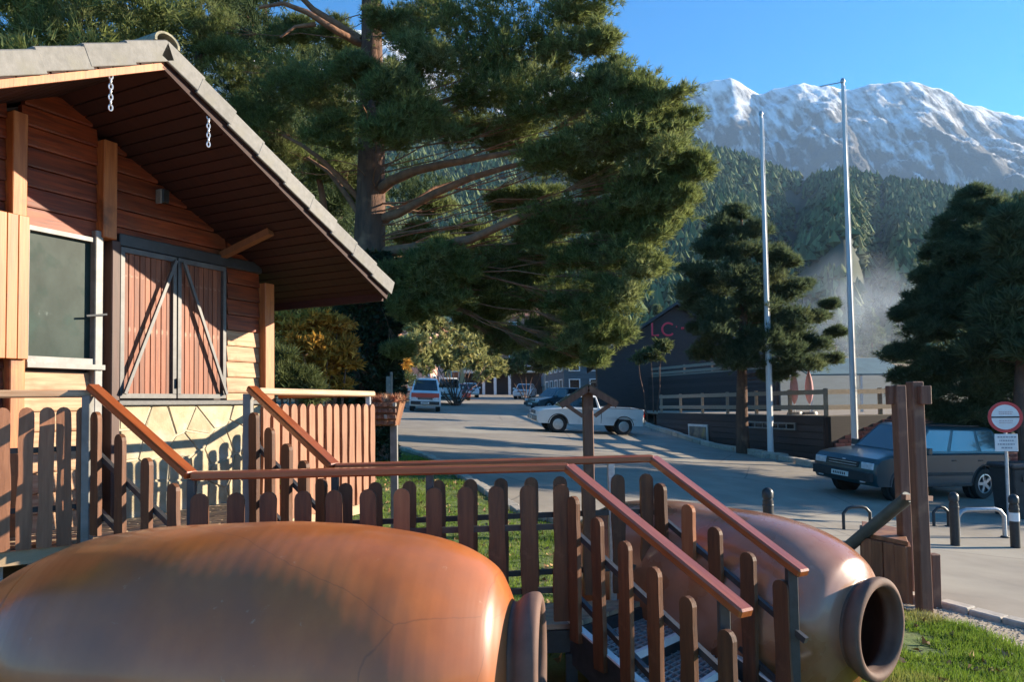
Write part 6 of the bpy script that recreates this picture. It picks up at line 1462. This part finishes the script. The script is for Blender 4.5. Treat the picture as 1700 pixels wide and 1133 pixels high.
# ------------------------------------------------------------------ smoke
sp = at(1425, 520, 60); mb = MB()
smk = bpy.data.materials.new('wood_smoke'); smk.use_nodes = True; nt = smk.node_tree; N = nt.nodes; L = nt.links; N.remove(N['Principled BSDF'])
pv = N.new('ShaderNodeVolumePrincipled'); pv.inputs['Color'].default_value = (.78, .88, 1.0, 1); pv.inputs['Anisotropy'].default_value = .3
tc = N.new('ShaderNodeTexCoord'); nz = N.new('ShaderNodeTexNoise'); nz.inputs['Scale'].default_value = 2.2; nz.inputs['Detail'].default_value = 5; L.new(tc.outputs['Object'], nz.inputs['Vector'])
ln = N.new('ShaderNodeVectorMath'); ln.operation = 'LENGTH'; L.new(tc.outputs['Object'], ln.inputs[0])
fo = N.new('ShaderNodeMapRange'); fo.inputs['From Min'].default_value = 1.0; fo.inputs['From Max'].default_value = .1; L.new(ln.outputs['Value'], fo.inputs[0])
nr = N.new('ShaderNodeMapRange'); nr.inputs['From Min'].default_value = .38; nr.inputs['From Max'].default_value = .72; L.new(nz.outputs[0], nr.inputs[0])
m1 = N.new('ShaderNodeMath'); m1.operation = 'MULTIPLY'; L.new(fo.outputs[0], m1.inputs[0]); L.new(nr.outputs[0], m1.inputs[1])
m2 = N.new('ShaderNodeMath'); m2.operation = 'MULTIPLY'; L.new(m1.outputs[0], m2.inputs[0]); m2.inputs[1].default_value = .16; L.new(m2.outputs[0], pv.inputs['Density'])
L.new(pv.outputs[0], N['Material Output'].inputs['Volume'])
bm = bmesh.new(); bmesh.ops.create_icosphere(bm, subdivisions=3, radius=1); me = bpy.data.meshes.new('smoke'); bm.to_mesh(me); bm.free(); me.materials.append(smk)
so_ = bpy.data.objects.new('smoke', me); C.objects.link(so_); so_.location = sp; so_.scale = (6.5, 5, 5.6); tag(so_, 'pale drifting wood smoke between the taller flagpole and the fir', 'smoke', kind='stuff')

# ------------------------------------------------------------------ grass, leaves, path stones
def scatter(n, x0, x1, y0, y1, cond):
    X = rng.uniform(x0, x1, n); Y = rng.uniform(y0, y1, n); k = cond(X, Y); return X[k], Y[k]
def is_lawn(X, Y): return (X < np.interp(Y, [t[0] for t in EL], [t[1] for t in EL]) - np.where(Y < 8, .62, .15))
X, Y = scatter(34000, .8, 4.6, 3.4, 8.6, lambda X, Y: is_lawn(X, Y))
X2, Y2 = scatter(20000, -4, 2.0, 5.2, 17, lambda X, Y: is_lawn(X, Y)); X = np.r_[X, X2]; Y = np.r_[Y, Y2]
patch = np.array([noise.noise(Vector((a * 1.1, b * 1.1, 4))) + .5 * noise.noise(Vector((a * 4, b * 4, 9))) for a, b in zip(X, Y)])
k = patch > -.5; X, Y, patch = X[k], Y[k], patch[k]
c = np.stack([X, Y, gh(X, Y) + .07], -1); d = np.tile([[0.05, -.05, 1.]], (len(c), 1))
dd = unit(d[:, None] + .45 * rng.normal(size=(len(c), 4, 3))); ln_ = (.035 + .06 * np.clip(patch + .3, 0, 1))[:, None, None] * rng.uniform(.6, 1.3, (len(c), 4, 1))
sd = unit(np.cross(dd, rng.normal(size=dd.shape))) * .0042; b0 = c[:, None] + rng.normal(size=dd.shape) * np.array([.02, .02, 0])
V = np.stack([b0 + sd, b0 - sd, b0 + dd * ln_], 2).reshape(-1, 3, 3)
o = put(tri_mesh('grass', V, M_grass), 'grass', None, Matrix.Identity(4)); tag(o, 'bright patchy grass around the jars and the kerb', 'grass', kind='stuff')
# fallen leaves
n = 1500; X, Y = scatter(n, -2.5, 4.6, 3.5, 16, is_lawn); c = np.stack([X, Y, gh(X, Y) + .09], -1)
V = blades(c, np.tile([[0, 0, .25]], (len(c), 1)), 2, .06, .05, 1.2); V[:, :, 2] = np.maximum(V[:, :, 2], (gh(V[:, :, 0], V[:, :, 1]) + .075))
o = put(tri_mesh('fallen_leaves', V, mat('fallen_leaf', (.34, .20, .08), (.22, .13, .06), .8, (3, 3, 3), 4, 0, island=.4)), 'fallen_leaves', None, Matrix.Identity(4)); tag(o, 'dry brown leaves scattered over the grass', 'leaves', kind='stuff')
# stones on the dirt path: geometry
def stones(name, label, pts, m):
    ico = bmesh.new(); bmesh.ops.create_icosphere(ico, subdivisions=1, radius=1); bv = np.array([v.co[:] for v in ico.verts]); bf = np.array([[v.index for v in f.verts] for f in ico.faces]); ico.free()
    V = []
    for x, y, s in pts:
        W = bv * (1 + rng.normal(size=(len(bv), 1)) * .18) * s * np.array([1, .8, .5]) + np.array([x, y, g(x, y) + .085]); V.append(W[bf])
    o = put(tri_mesh(name, np.concatenate(V), m), name, None, Matrix.Identity(4)); tag(o, label, 'gravel', kind='stuff')
X, Y = scatter(5200, 3.2, 5.4, 4.5, 8.4, lambda X, Y: (X > np.interp(Y, [t[0] for t in EL], [t[1] for t in EL]) - .75 + .15 * np.sin(Y * 5)) & (X < np.interp(Y, [t[0] for t in EL], [t[1] for t in EL]) - .02))
stones('gravel', 'loose gravel on the dirt strip beside the kerb', [(x, y, rng.uniform(.004, .014)) for x, y in zip(X[:1500], Y[:1500])], M_kerb)
# ------------------------------------------------------------------ haze
hz_ = bpy.data.materials.new('haze'); hz_.use_nodes = True; nt = hz_.node_tree; nt.nodes.remove(nt.nodes['Principled BSDF'])
pv = nt.nodes.new('ShaderNodeVolumePrincipled'); pv.inputs['Color'].default_value = (.45, .68, 1.0, 1); pv.inputs['Density'].default_value = .00008; pv.inputs['Anisotropy'].default_value = .2
nt.links.new(pv.outputs[0], nt.nodes['Material Output'].inputs['Volume'])
mb = MB(); mb.box((0, 1500, 640), (12000, 5000, 1296)); me = mb.mesh('haze', hz_); o = put(me, 'haze', None, Matrix.Identity(4)); tag(o, 'thin pale valley haze', 'haze', kind='stuff')

if 0: print('TRIS', sum(len(o.data.polygons) for o in C.objects if o.type == 'MESH'))
